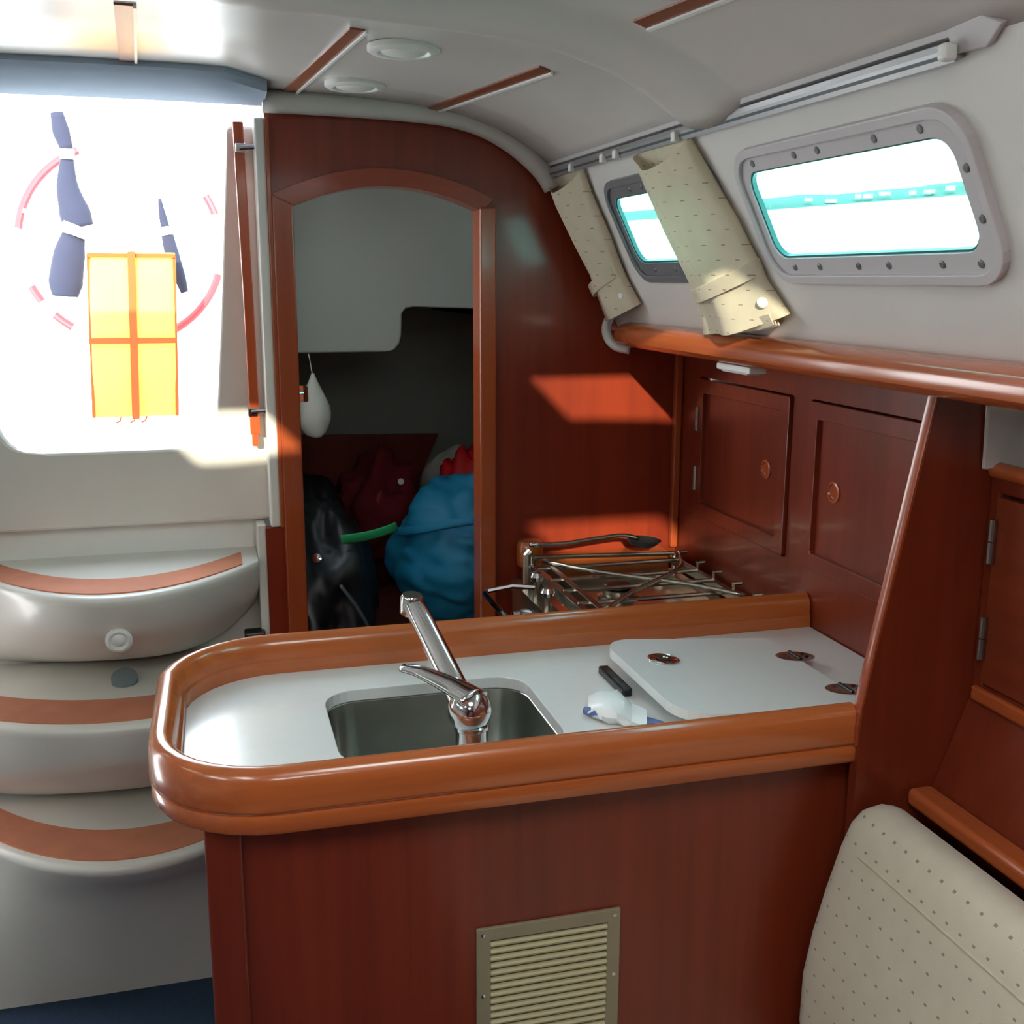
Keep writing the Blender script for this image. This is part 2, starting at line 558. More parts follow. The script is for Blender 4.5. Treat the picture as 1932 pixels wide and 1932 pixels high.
def strip(x0, y0, x1, y1, w):
    """wooden batten let into the headliner, with a pale vinyl edge"""
    a, b = Vector((x0, y0, 0)), Vector((x1, y1, 0))
    d = (b-a).normalized()
    n = Vector((-d.y, d.x, 0))
    def quad(lo, hi, t0, t1):
        v = []
        for p in (a, b):
            for q in (lo, hi):
                x, y = (p+n*q).x, (p+n*q).y
                z = secz(x-CL)
                v += [(x, y, z+t0), (x, y, z-t1)]
        return v, [(0, 1, 3, 2), (4, 6, 7, 5), (0, 4, 5, 1), (2, 3, 7, 6), (0, 2, 6, 4), (1, 5, 7, 3)]
    v, f = quad(-w/2, w/2, 0.004, 0.003)
    o = mesh('wood_strip', v, f, 'strip', ceil)
    v, f = quad(w/2, w/2+0.005, 0.004, 0.006)
    mesh('strip_edge', v, f, 'plastic_w', o)
    return o
strip(0.190, 2.41, 0.247, 1.79, 0.024)
strip(0.488, 2.41, 0.560, 1.83, 0.020)
strip(0.578, 1.46, 0.61, 1.10, 0.020)
strip(-0.115, 2.24, -0.09, 1.76, 0.026)
strip(-0.40, 2.24, -0.44, 1.76, 0.026)

# side walls: sloping coachroof sides with windows
VT = (Vector((0.76, 0, 1.79))-Vector((0.93, 0, 1.45)))
VLEN = VT.length
VD = VT.normalized()
NIN = Vector((-VD.z, 0, VD.x))                        # into the cabin
def wallmap(side):
    def f(u, v, w):
        p = Vector((0.93, 0, 1.45))+VD*v+NIN*w
        x = p.x if side > 0 else 2*CL-p.x
        return (x, u, p.z)
    return f
WIN = [(1.05, 1.59), (1.665, 2.16)]
def glass_loop(y0, y1, grow=0.0):
    return rrect(y0+0.038-grow, y1-0.026+grow, 0.150-grow, 0.290+grow, 0.030+grow)
for side, nm in ((1, 'wall_right'), (-1, 'wall_left')):
    wl = plate(nm, wallmap(side), [(YF, -0.02), (2.47, -0.02), (2.47, VLEN+0.02), (YF, VLEN+0.02)],
               [glass_loop(a, b, 0.004) for a, b in (WIN if side > 0 else [WIN[0], (0.30, 0.84)])], -0.005, 0.0, 'liner')
    tag(wl, kind='structure')
    # hull lining below the side deck, behind the lockers
    x = (lambda q: q) if side > 0 else (lambda q: 2*CL-q)
    pts = [(0.936, 1.432), (0.955, 1.416), (1.15, 1.412), (1.19, 1.36), (1.20, 0.9), (1.20, -0.05)]
    r0 = [(x(a), YF, b) for a, b in pts]
    r1 = [(x(a), 2.47, b) for a, b in pts]
    hl = loft('wall_hull_right' if side > 0 else 'wall_hull_left', [r0, r1], 'liner', None, closed=False, caps=False, smooth=False)
    tag(hl, kind='structure')
fw = box('wall_forward', -1.62, 1.22, YF-0.04, YF, -0.05, 2.0, 'bulk', bevel=0)
tag(fw, kind='structure')

# windows
def window(n, y0, y1, side, frame, pane):
    mp = wallmap(side)
    root = thing('window_%d' % n, mp((y0+y1)/2, 0.11, 0), kind='structure')
    mid = rrect(y0+0.012, y1-0.010, 0.124, 0.312, 0.045)
    plate('frame', mp, rrect(y0, y1, 0.110, 0.326, 0.055), [mid], -0.001, 0.012, frame, root, bevel=0.004, seg=3)
    plate('inner_frame', mp, [(u, v) for u, v in rrect(y0+0.011, y1-0.009, 0.123, 0.313, 0.046)],
          [glass_loop(y0, y1)], -0.001, 0.006, frame, root, bevel=0.002)
    plate('gasket', mp, glass_loop(y0, y1, 0.003), [glass_loop(y0, y1, -0.003)], -0.0045, 0.003, 'gasket', root)
    plate('pane', mp, glass_loop(y0, y1, 0.002), [], -0.004, -0.002, pane, root)
    for u in (0.08, 0.17, 0.30, 0.36, 0.48):
        lathe('screw', [(0.0055, 0), (0.0055, 0.002), (0.004, 0.003), (0.0005, 0.003)], mp(y0+u*0.54/0.54, 0.302, 0.005),
              Vector(mp(0, 0, 1))-Vector(mp(0, 0, 0)), 'screw', root, n=10)
    for u in (0.05, 0.12, 0.23, 0.30, 0.40, 0.47):
        lathe('screw', [(0.0055, 0), (0.0055, 0.002), (0.004, 0.003), (0.0005, 0.003)], mp(y0+u, 0.136, 0.005),
              Vector(mp(0, 0, 1))-Vector(mp(0, 0, 0)), 'screw', root, n=10)
    for v in (0.19, 0.25):
        lathe('screw', [(0.0055, 0), (0.0055, 0.002), (0.004, 0.003), (0.0005, 0.003)], mp(y0+0.024, v, 0.005),
              Vector(mp(0, 0, 1))-Vector(mp(0, 0, 0)), 'screw', root, n=10)
    return root
window(1, WIN[0][0], WIN[0][1], 1, 'plastic_g', 'pane')
window(2, WIN[1][0], WIN[1][1], 1, 'plastic_mg', 'pane')
window(3, WIN[0][0], WIN[0][1], -1, 'plastic_g', 'milky')  # milky panes on the port side are added to diffuse the sun
window(4, 0.30, 0.84, -1, 'plastic_g', 'milky')

# deck hatches overhead (out of the picture, they let the sun in)
for i, (a, b, c, d) in enumerate(HATCH):
    z = secz(max(abs(a-CL), abs(b-CL)))
    h = thing('window_%d' % (5+i), ((a+b)/2, (c+d)/2, z), kind='structure')
    plate('frame', XY(z), rrect(a-0.025, b+0.025, c-0.025, d+0.025, 0.03), [rrect(a+0.004, b-0.004, c+0.004, d-0.004, 0.015)], -0.004, 0.040, 'plastic_w', h, bevel=0.002)
    plate('pane', XY(z), rrect(a, b, c, d, 0.015), [], 0.030, 0.036, 'pane_dark', h)

# wooden bulkhead with the arched doorway
def sec_pt(x):
    return secz(x-CL)
outer = [(0.105, 0.0), (1.18, 0.0), (1.18, 1.39), (0.955, 1.41), (0.94, 1.45), (0.76, 1.80)]
outer += [(CL+s, z+0.006) for s, z in reversed(SEC) if 0.36 < s < 0.955]
outer += [(0.138, sec_pt(0.138)+0.006), (0.138, 1.0), (0.105, 1.0)]
DX0, DX1, DZ, DR = 0.186, 0.600, 1.700, 0.047
def arch(x0, x1, z, rise, n=16, z0=0.0):
    pts = [(x0, z0), (x1, z0)]
    for i in range(n+1):
        t = i/n
        x = x1+(x0-x1)*t
        pts.append((x, z+rise*(1-(2*t-1)**2)))
    return pts
door_in = arch(DX0, DX1, DZ, DR, z0=0.02)
bulk = plate('wall_aft', XZ(YB), outer, [door_in], 0.0, 0.03, 'bulk')
tag(bulk, kind='structure')
dr = thing('door_1', (0.393, YB, 0.02), kind='structure')
# casing: two uprights and the arched head
JO = 0.034
v = lambda pts: pts
plate('jamb', XZ(YB), [(DX0-0.040, 0.02), (DX0+0.004, 0.02), (DX0+0.004, DZ+0.002), (DX0-0.040, DZ+0.022)], [], -0.022, 0.05, 'trim_z', dr, bevel=0.004)
plate('jamb', XZ(YB), [(DX1-0.004, 0.02), (DX1+JO, 0.02), (DX1+JO, DZ+0.006), (DX1-0.004, DZ+0.004)], [], -0.022, 0.05, 'trim_z', dr, bevel=0.004)
N = 18
up, lo = [], []
for i in range(N+1):
    t = i/N
    x = DX1+(DX0-DX1)*t
    lo.append((x, DZ+DR*(1-(2*t-1)**2)-0.003))
    xo = DX1+0.030+(DX0-0.040-DX1-0.030)*t
    up.append((xo, DZ+0.022+(DR+0.012)*(1-(2*t-1)**2)))
plate('arch_head', XZ(YB), lo+list(reversed(up)), [], -0.018, 0.05, 'arch', dr, bevel=0.004)

# white surround of the companionway
su = [(-1.35, 1.01), (0.138, 1.01), (0.138, 1.868), (0.062, 1.866), (0.057, 1.80), (0.030, 1.464), (0.012, 1.275)]
for i in range(7):
    a = math.radians(90*i/6)
    su.append((-0.056+0.066*math.cos(a), 1.252-0.068*math.sin(a)))
for i in range(7):
    a = math.radians(90*i/6)
    su.append((-0.366-0.066*math.sin(a), 1.252-0.068*math.cos(a)))
su += [(-0.44, 1.464), (-0.462, 1.80), (-0.466, 1.97), (-1.35, 1.97)]
sur = plate('wall_back', XZ(YS), su, [], 0.0, 0.06, 'gel', bevel=0.012, seg=3)
tag(sur, kind='structure')
lb = box('wall_engine', -1.35, 0.105, 2.67, 2.70, -0.05, 1.02, 'gel', bevel=0)
tag(lb, kind='structure')
# hatch lip across the companionway, white edge roll along the bulkhead head
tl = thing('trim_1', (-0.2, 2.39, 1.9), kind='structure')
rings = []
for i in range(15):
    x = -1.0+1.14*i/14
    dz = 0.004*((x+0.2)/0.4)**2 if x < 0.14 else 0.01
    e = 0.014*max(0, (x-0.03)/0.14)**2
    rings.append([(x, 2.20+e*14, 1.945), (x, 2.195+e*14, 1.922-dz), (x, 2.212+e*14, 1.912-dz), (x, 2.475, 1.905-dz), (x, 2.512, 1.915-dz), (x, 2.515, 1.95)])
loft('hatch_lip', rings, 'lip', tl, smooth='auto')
tr2 = thing('trim_2', (0.45, 2.43, 1.87), kind='structure')
rp = [(0.135, 1.907), (0.25, 1.906), (0.35, 1.904), (0.45, 1.900), (0.53, 1.893), (0.60, 1.876), (0.66, 1.848), (0.71, 1.813), (0.745, 1.780), (0.765, 1.750)]
rp = smooth_path([(x, 2.428, z) for x, z in rp], 4)
loft('edge_roll', tube_rings(rp, 0.024, 10, 0.020), 'liner', tr2)
tr3 = thing('trim_3', (0.125, 2.44, 1.0), kind='structure')
box('white_post', 0.116, 0.140, 2.435, 2.51, 1.005, 1.875, 'gel', tr3, bevel=0.006, seg=3)
box('post_edge', 0.138, 0.147, 2.430, 2.452, 1.005, 1.875, 'trim_z', tr3, bevel=0.002)

# ------------------------------------------------------------------ galley peninsula
FX0, FY0, FY1 = -0.064, 1.318, 1.798                  # inner line of the fiddle
ZT = 0.894
def fiddle_path():
    p = [(0.866, FY0)]
    rf, rr = 0.125, 0.150
    p.append((FX0+rf, FY0))
    for i in range(1, 9):
        a = math.radians(270-90*i/8)
        p.append((FX0+rf+rf*math.cos(a), FY0+rf+rf*math.sin(a)))
    for i in range(1, 9):
        a = math.radians(180-90*i/8)
        p.append((FX0+rr+rr*math.cos(a), FY1-rr+rr*math.sin(a)))
    p.append((0.5, FY1))
    p.append((1.097, FY1))
    return p
def sweep2(path, prof, name, mat, parent):
    rings = []
    n = len(path)
    for i, (x, y) in enumerate(path):
        a = Vector(path[max(i-1, 0)])
        b = Vector((x, y))
        c = Vector(path[min(i+1, n-1)])
        d1 = (b-a).normalized() if i > 0 else (c-b).normalized()
        d2 = (c-b).normalized() if i < n-1 else d1
        n1 = Vector((-d1.y, d1.x))*-1
        n2 = Vector((-d2.y, d2.x))*-1
        m = (n1+n2).normalized()
        m = m/max(0.3, m.dot(n1))
        rings.append([(x-m.x*o_, y-m.y*o_, z) for o_, z in prof])
    return loft(name, rings, mat, parent, smooth='auto')
# which side is outward: path runs left along the front, so outward is -y there
PATH = fiddle_path()
prof = [(0, 0.872), (0, 0.916), (0.004, 0.919), (0.005, 0.938), (0.009, 0.949), (0.016, 0.955), (0.023, 0.957), (0.030, 0.955),
        (0.036, 0.950), (0.0395, 0.942), (0.0410, 0.930), (0.0415, 0.905), (0.040, 0.901), (0.0365, 0.8985), (0.036, 0.8975), (0.0385, 0.896),
        (0.0395, 0.893), (0.0395, 0.877), (0.037, 0.872)]
wt = thing('worktop', (0.5, 1.55, 0.872), 'white laminate galley worktop with a raised wooden fiddle around its rounded end', 'worktop')
fid = sweep2(PATH, prof, 'fiddle', 'trim_x', wt)
SX0, SX1, SY0, SY1 = 0.150, 0.482, 1.405, 1.690
IX0, IX1, IY0, IY1 = 0.66, 0.955, 1.365, 1.710
top_out = [(x, y) for x, y in PATH]
top_out = [(x, y) for x, y in top_out if True]
sink_loop = rrect(SX0, SX1, SY0, SY1, 0.055)
lid_loop = rrect(IX0+0.012, IX1-0.012, IY0+0.01, IY1-0.012, 0.03)
plate('top', XY(0.874), [(0.884, 1.318)]+[(0.884, 1.295)]+[(1.097, 1.295)]+list(reversed(top_out))[0:], [sink_loop, lid_loop], 0.0, 0.020, 'lam', wt, bevel=0.0015)
gc = thing('galley_cabinet', (0.45, 1.55, 0.0), 'dark red mahogany peninsula cabinet under the white worktop', 'cabinet')
box('front_panel', 0.0, 0.90, 1.322, 1.340, 0.02, 0.8715, 'panel', gc, bevel=0.001)
plate('corner_post', XY(0.0), rrect(-0.036, 0.010, 1.315, 1.352, 0.004), [], 0.0, 0.8715, 'panel', gc)
box('side_panel', -0.034, -0.016, 1.345, 1.80, 0.0, 0.8715, 'panel', gc, bevel=0.001)
box('back_panel', -0.02, 0.62, 1.782, 1.80, 0.0, 0.8715, 'panel', gc, bevel=0.001)
box('kickboard', 0.0, 0.90, 1.330, 1.345, 0.0, 0.03, 'panel', gc, bevel=0.001)
plate('icebox_lining', XY(0.60), rrect(IX0, IX1, IY0, IY1, 0.035), [rrect(IX0+0.01, IX1-0.01, IY0+0.008, IY1-0.01, 0.03)], 0, 0.2735, 'plastic_w', gc)

# sink
sk = thing('sink', (0.316, 1.547, 0.73), 'stainless steel sink bowl set into the white worktop', 'sink')
rings = []
for z, off, r in ((0.876, -0.004, 0.058), (0.872, 0.000, 0.055), (0.84, 0.004, 0.052), (0.78, 0.008, 0.05), (0.748, 0.014, 0.046), (0.738, 0.03, 0.035), (0.735, 0.06, 0.03), (0.733, 0.12, 0.012)):
    rings.append([(u, w_, z) for u, w_ in rrect(SX0+off, SX1-off, SY0+off, SY1-off, r)])
bowl = loft('bowl', rings, 'steel', sk, caps=False, smooth='auto')
mesh('bowl_floor', rings[-1], [tuple(range(len(rings[-1])))], 'steel', sk)
lathe('drain', [(0.030, 0), (0.030, 0.003), (0.024, 0.004), (0.020, 0.001), (0.001, 0.001)], (0.316, 1.547, 0.7335), (0, 0, 1), 'chrome', sk)

# mixer tap
tp = thing('mixer_tap', (0.326, 1.385, 0.894), 'chrome single lever mixer tap with a long raised spout by the sink', 'tap')
lathe('base', [(0.030, 0), (0.030, 0.004), (0.026, 0.007), (0.0225, 0.008), (0.0225, 0.045), (0.025, 0.047), (0.025, 0.052), (0.023, 0.054), (0.001, 0.054)], (0.326, 1.385, 0.894), (0, 0, 1), 'chrome', tp, n=32)
hd = [(0.025, 0.0), (0.029, 0.006), (0.0305, 0.018), (0.0285, 0.030), (0.023, 0.041), (0.014, 0.048), (0.002, 0.050)]
lathe('head', hd, (0.326, 1.385, 0.947), (-0.12, 0.10, 1), 'chrome', tp, n=32)
lp = smooth_path([(0.328, 1.372, 0.988), (0.310, 1.400, 0.994), (0.288, 1.425, 1.001), (0.266, 1.450, 1.006), (0.246, 1.470, 1.006)], 5)
nl = len(lp)
loft('lever', tube_rings(lp, [0.011-0.006*i/(nl-1) for i in range(nl)], 12, [0.025-0.014*i/(nl-1) for i in range(nl)]), 'chrome', tp)
sp_ = smooth_path([(0.324, 1.392, 0.950), (0.318, 1.425, 0.974), (0.306, 1.49, 1.007), (0.291, 1.57, 1.046), (0.284, 1.605, 1.060)], 6)
ns = len(sp_)
loft('spout', tube_rings(sp_, [0.015-0.002*i/(ns-1) for i in range(ns)], 14, [0.020-0.003*i/(ns-1) for i in range(ns)]), 'chrome', tp)
lathe('aerator', [(0.015, 0.0), (0.0175, 0.004), (0.0175, 0.030), (0.014, 0.033), (0.001, 0.032)], (0.284, 1.603, 1.074), (-0.05, 0.12, -1), 'chrome', tp, n=20)

# icebox lid, propped a little open on its inboard edge
LIFT = 0.026
def lidmap(u, v_, w):
    t = (IX1-u)/(IX1-IX0+0.03)
    return (u+LIFT*0.02, v_, ZT+0.001+LIFT*t+w)
ld = thing('icebox_lid', (0.80, 1.545, ZT), 'white icebox lid with a round pull, propped ajar on the worktop', 'lid')
lo_ = rrect(IX0-0.028, IX1, IY0-0.005, IY1, 0.06)
lo_ = [(IX1, IY0-0.005), (IX1, IY1)]+[p for p in lo_ if p[0] < IX1-0.06+1e-6]
lo_ = [lo_[0], lo_[1]]+sorted([p for p in lo_[2:] if p[1] > 1.5], key=lambda p: -p[0]-p[1]*0.001)+sorted([p for p in lo_[2:] if p[1] <= 1.5], key=lambda p: p[0]-p[1]*0.001)
plate('board', lidmap, lo_, [], 0.0, 0.016, 'lam', ld, bevel=0.002)
box('gap_shade', 0.612, 0.630, 1.545, 1.660, ZT+0.0005, ZT+0.014, 'black', ld, bevel=0.003)  # black strip paints in the shade of the gap under the lid
def lid_disc(name, u, v_, r, prof_, mat, sq=(1, 1), parent=None):
    p = Vector(lidmap(u, v_, 0.0165))
    return lathe(name, prof_, p, (LIFT/0.3, 0, 1), mat, parent or ld, squash=sq)
pl = lid_disc('pull', 0.705, 1.600, 0.022, [(0.027, 0), (0.027, 0.0015), (0.024, 0.0025), (0.021, 0.001), (0.001, 0.0006)], 'chrome')
lid_disc('pull_ring', 0.705, 1.600, 0.014, [(0.011, 0.0015), (0.014, 0.003), (0.011, 0.0035), (0.007, 0.0035), (0.006, 0.0015)], 'steel', parent=pl)
for hy in (1.607, 1.447):
    h = lathe('hinge', [(0.036, 0), (0.036, 0.0015), (0.032, 0.0025), (0.001, 0.0025)], (0.955, hy, ZT+0.0165), (0.05, 0, 1), 'steel_d', ld, squash=(0.68, 1.0))
    tube('pin', [(0.955, hy-0.020, ZT+0.0195), (0.955, hy+0.020, ZT+0.0195)], 0.003, 'black', h, n=8)
    for dx, dy in ((-0.018, 0.008), (0.018, 0.008), (-0.018, -0.008), (0.018, -0.008)):
        lathe('screw', [(0.0038, 0), (0.0038, 0.001), (0.0005, 0.0012)], (0.955+dx, hy+dy, ZT+0.0188), (0, 0, 1), 'black', h, n=8)

# crumpled packet tucked under the lid
pk = thing('crumpled_packet', (0.60, 1.45, ZT), 'crumpled white packet with blue edge lying beside the icebox lid', 'packet')
rnd = random.Random(3)
rings = []
for j in range(9):
    t = j/8
    cx, cy = 0.540+0.066*t, 1.505-0.075*t
    wv_ = 0.029+0.012*math.sin(PI*t)
    ring = []
    for i in range(14):
        a = 2*PI*i/14
        r_ = 1+0.22*rnd.uniform(-1, 1)
        hgt = 0.011+0.008*math.sin(PI*min(1, t*1.2))*(1 if t < 0.7 else 0.2)
        ring.append((cx+0.38*wv_*math.cos(a)*r_, cy+wv_*math.cos(a)*r_, ZT+hgt+hgt*0.95*math.sin(a)*r_ if math.sin(a) > -0.5 else ZT+0.001))
    rings.append(ring)
loft('wrapper', rings, 'paper', pk, smooth='auto')
pts = [(0.528, 1.487, ZT+0.010), (0.545, 1.468, ZT+0.012), (0.572, 1.446, ZT+0.011), (0.605, 1.425, ZT+0.009), (0.63, 1.412, ZT+0.006)]
tube('blue_edge', pts, [0.006, 0.009, 0.009, 0.007, 0.004], 'packet_blue', pk, n=8, ry=[0.006, 0.010, 0.012, 0.010, 0.006], k=4)

# vent grille in the front panel
vg = thing('vent_grille', (0.417, 1.321, 0.40), 'beige metal vent grille with fine slats in the peninsula front', 'vent')
VX0, VX1, VZ0, VZ1 = 0.316, 0.528, 0.385, 0.672
plate('frame', XZ(1.322), [(VX0, VZ0), (VX1, VZ0), (VX1, VZ1), (VX0, VZ1)], [[(VX0+0.020, VZ0+0.02), (VX1-0.020, VZ0+0.02), (VX1-0.020, VZ1-0.020), (VX0+0.020, VZ1-0.020)]], -0.006, 0.0, 'vent', vg, bevel=0.0015)
box('backing', VX0+0.016, VX1-0.016, 1.3205, 1.3218, VZ0+0.016, VZ1-0.016, 'vent_dark', vg, bevel=0)
z = VZ1-0.027
first = None
while z > VZ0+0.024:
    if first is None:
        first = mesh('slat', [(x, y, zz+z) for x in (VX0+0.020, VX1-0.020) for y, zz in ((1.3205, 0.004), (1.3165, 0.0035), (1.3150, 0.0005), (1.3165, -0.0028), (1.3205, -0.0035))],
                     [(0, 1, 2, 3, 4), (9, 8, 7, 6, 5), (0, 5, 6, 1), (1, 6, 7, 2), (2, 7, 8, 3), (3, 8, 9, 4), (4, 9, 5, 0)], 'slat', vg)
        z0s = z
    else:
        c = first.copy()
        COL.objects.link(c)
        c.parent = vg
        c.location = (0, 0, z-z0s)
    z -= 0.0112
for zz in (VZ1-0.009, (VZ0+VZ1)/2+0.04, VZ0+0.009):
    for xx in (VX0+0.009, VX1-0.009):
        lathe('screw', [(0.0035, 0), (0.003, 0.0015), (0.0005, 0.002)], (xx, 1.316, zz), (0, -1, 0), 'chrome', vg, n=8)

# ------------------------------------------------------------------ end partition, lockers, rail
pt = thing('end_partition', (1.0, 1.30, 0.0), 'tall dark mahogany partition with slanted edge at the worktop end', 'partition')
po = [(0.866, 0.0), (1.05, 0.0), (1.05, 1.290), (1.030, 1.294), (1.026, 1.40), (0.952, 1.40), (0.870, 0.958), (0.866, 0.90)]
plate('panel', XZ(1.272), po, [], 0.0, 0.018, 'panel', pt)
ed = smooth_path([(0.867, 1.285, 0.90), (0.871, 1.285, 0.958), (0.911, 1.285, 1.18), (0.952, 1.285, 1.40)], 3)
loft('edge_trim', [[(p.x-0.004, p.y-0.013, p.z), (p.x-0.006, p.y-0.010, p.z), (p.x-0.006, p.y+0.003, p.z), (p.x-0.003, p.y+0.006, p.z), (p.x+0.002, p.y+0.005, p.z), (p.x+0.002, p.y-0.012, p.z)] for p in ed], 'trim_z', pt, smooth='auto')

lk = thing('galley_locker', (1.11, 1.88, 0.88), 'mahogany galley locker front with two recessed doors behind the stove', 'locker')
LX = 1.10
DOORS = [(1.912, 2.340), (1.412, 1.845)]
DZ0, DZ1 = 1.003, 1.330
plate('face_frame', YZ(LX), [(1.317, 0.50), (2.448, 0.50), (2.448, 1.41), (1.317, 1.41)], [rrect(a, b, DZ0, DZ1, 0.006, 2) for a, b in DOORS], 0.0, 0.02, 'panel', lk, bevel=0.001)
for i, (a, b) in enumerate(DOORS):
    d = plate('door', YZ(LX), rrect(a+0.003, b-0.003, DZ0+0.003, DZ1-0.003, 0.005, 2), [rrect(a+0.035, b-0.035, DZ0+0.035, DZ1-0.035, 0.004, 2)], -0.008, 0.016, 'panel', lk, bevel=0.004)
    plate('door_panel', YZ(LX), rrect(a+0.03, b-0.03, DZ0+0.03, DZ1-0.03, 0.004, 2), [], 0.002, 0.012, 'panel', d)
    ky = 2.010 if i == 0 else 1.752
    k = lathe('finger_hole', [(0.020, 0), (0.020, 0.003), (0.016, 0.004), (0.014, 0.0005), (0.001, 0.0005)], (LX+0.002, ky, 1.167), (-1, 0, 0), 'trim_z', d, n=24)
    if i == 0:
        for hz_ in (1.233, 1.094):
            tube('hinge', [(LX-0.010, b-0.012, hz_-0.028), (LX-0.010, b-0.012, hz_+0.028)], 0.0045, 'steel', d, n=8)
box('corner_bead', 1.080, 1.099, 2.430, 2.449, 0.90, 1.405, 'trim_z', lk, bevel=0.004)

gr = thing('grab_rail', (0.91, 0.6, 1.40), 'long rounded mahogany rail below the cabin windows', 'rail')
rp_ = [(0.936, 1.455), (0.915, 1.456), (0.897, 1.451), (0.884, 1.441), (0.879, 1.428), (0.882, 1.415), (0.892, 1.406), (0.908, 1.402), (0.940, 1.402)]
rings = []
for y in (-1.6, -0.5, 0.3, 0.8, 1.2, 1.6, 2.0, 2.2, 2.33):
    rings.append([(a, y, b) for a, b in rp_])
for k, y in ((0.6, 2.365), (0.15, 2.38)):
    rings.append([(0.935+(a-0.935)*k, y, 1.428+(b-1.428)*(0.6+0.4*k)) for a, b in rp_])
loft('rail', rings, 'trim_y', gr, smooth='auto')
cap = smooth_path([(0.915, 2.440, 1.472), (0.897, 2.425, 1.445), (0.893, 2.405, 1.420), (0.905, 2.385, 1.400), (0.935, 2.37, 1.392)], 5)
loft('end_cap', tube_rings(cap, 0.011, 10), 'plastic_w', gr)
sl = thing('rail_light', (0.93, 1.80, 1.388), 'small white light strip under the mahogany rail', 'light')
box('housing', 0.905, 0.940, 1.73, 1.86, 1.389, 1.401, 'plastic_w', sl, bevel=0.003)
box('diffuser', 0.909, 0.936, 1.745, 1.845, 1.386, 1.389, 'plastic_g', sl, bevel=0.001)

# saloon side: cupboard behind the settee
sb = thing('saloon_cupboard', (1.07, 0.85, 0.70), 'mahogany cupboard with hinged door behind the settee', 'cupboard')
CX = 1.045
DA, DB = 0.985, 1.262
plate('face_frame', YZ(CX), [(-1.2, 0.70), (1.270, 0.70), (1.270, 1.293), (-1.2, 1.293)], [rrect(0.56, 1.250, DA, DB, 0.004, 2), rrect(-0.25, 0.45, DA, DB, 0.004, 2)], 0.0, 0.02, 'panel', sb, bevel=0.004)
tube('top_edge', [(CX+0.006, -1.2, 1.292), (CX+0.006, 1.270, 1.292)], 0.012, 'trim_y', sb, n=12)
box('cupboard_top', CX+0.004, 1.115, -1.2, 1.270, 1.278, 1.296, 'liner', sb, bevel=0.002)
for a, b in ((0.56, 1.250), (-0.25, 0.45)):
    d = plate('door', YZ(CX), rrect(a+0.004, b-0.004, DA+0.004, DB-0.004, 0.004, 2), [], -0.006, 0.016, 'panel_y', sb, bevel=0.006, seg=3)
    for hz_ in (1.196, 1.056):
        h = tube('hinge', [(CX-0.011, b-0.006, hz_-0.031), (CX-0.011, b-0.006, hz_-0.001)], 0.0055, 'steel', d, n=10)
        tube('knuckle', [(CX-0.011, b-0.006, hz_+0.001), (CX-0.011, b-0.006, hz_+0.031)], 0.0055, 'steel', h, n=10)
    plate('lower_moulding', YZ(CX), [(a-0.01, DA-0.026), (b+0.010, DA-0.026), (b+0.010, DA-0.004), (a-0.01, DA-0.004)], [], -0.010, 0.002, 'trim_y', sb, bevel=0.004)
loft('lower_panel', [[(0.986, y, 0.80), (1.046, y, 0.962), (1.056, y, 0.958), (0.998, y, 0.80)] for y in (-1.2, 1.270)], 'panel', sb, smooth=False)
box('nook_lining', 1.105, 1.115, -1.2, 1.268, 1.296, 1.410, 'liner', sb, bevel=0)
box('nook_end', 1.026, 1.115, 1.262, 1.268, 1.296, 1.400, 'liner', sb, bevel=0)
st = thing('shelf_trim', (0.975, 0.6, 0.80), 'narrow mahogany shelf edge above the settee backrest', 'shelf')
box('ledge', 0.950, 0.992, -1.2, 1.270, 0.800, 0.828, 'trim_y', st, bevel=0.009, seg=4)

# settee backrest cushion
cu = thing('backrest_cushion', (0.86, 0.8, 0.33), 'cream dotted settee backrest cushion leaning below the cupboard', 'cushion')
cs = [(0.932, 0.800), (0.915, 0.818), (0.893, 0.824), (0.870, 0.820), (0.853, 0.803), (0.838, 0.768), (0.817, 0.700), (0.799, 0.630), (0.787, 0.560), (0.786, 0.480), (0.800, 0.390), (0.815, 0.345),
      (0.84, 0.33), (0.90, 0.335), (0.925, 0.36), (0.945, 0.50), (0.948, 0.65), (0.944, 0.76)]
cxm, czm = 0.868, 0.575
rings = []
for y, k in ((1.266, 0.55), (1.263, 0.84), (1.256, 0.95), (1.245, 0.985), (1.225, 1.0), (1.0, 1.0), (0.7, 1.0), (0.4, 1.0), (0.35, 0.96), (0.33, 0.8)):
    rings.append([(cxm+(a-cxm)*k, y, czm+(b-czm)*(k if k > 0.9 else 0.9+(k-0.9)*0.25)) for a, b in cs])
loft('cover', rings, 'cushion', cu)
tube('seam', [(0.8365, 1.21, 0.766), (0.8365, 0.9, 0.766), (0.8365, 0.4, 0.766)], 0.0016, 'cushion', cu, n=6)
sp2 = thing('settee', (0.75, 0.7, 0.0), 'low mahogany settee base with cream seat below the backrest cushion', 'settee')
box('base', 0.46, 0.98, -1.2, 1.265, 0.0, 0.26, 'panel', sp2, bevel=0.004)
box('seat_cushion', 0.42, 0.97, 0.33, 1.262, 0.26, 0.328, 'cushion', sp2, bevel=0.025, seg=4)

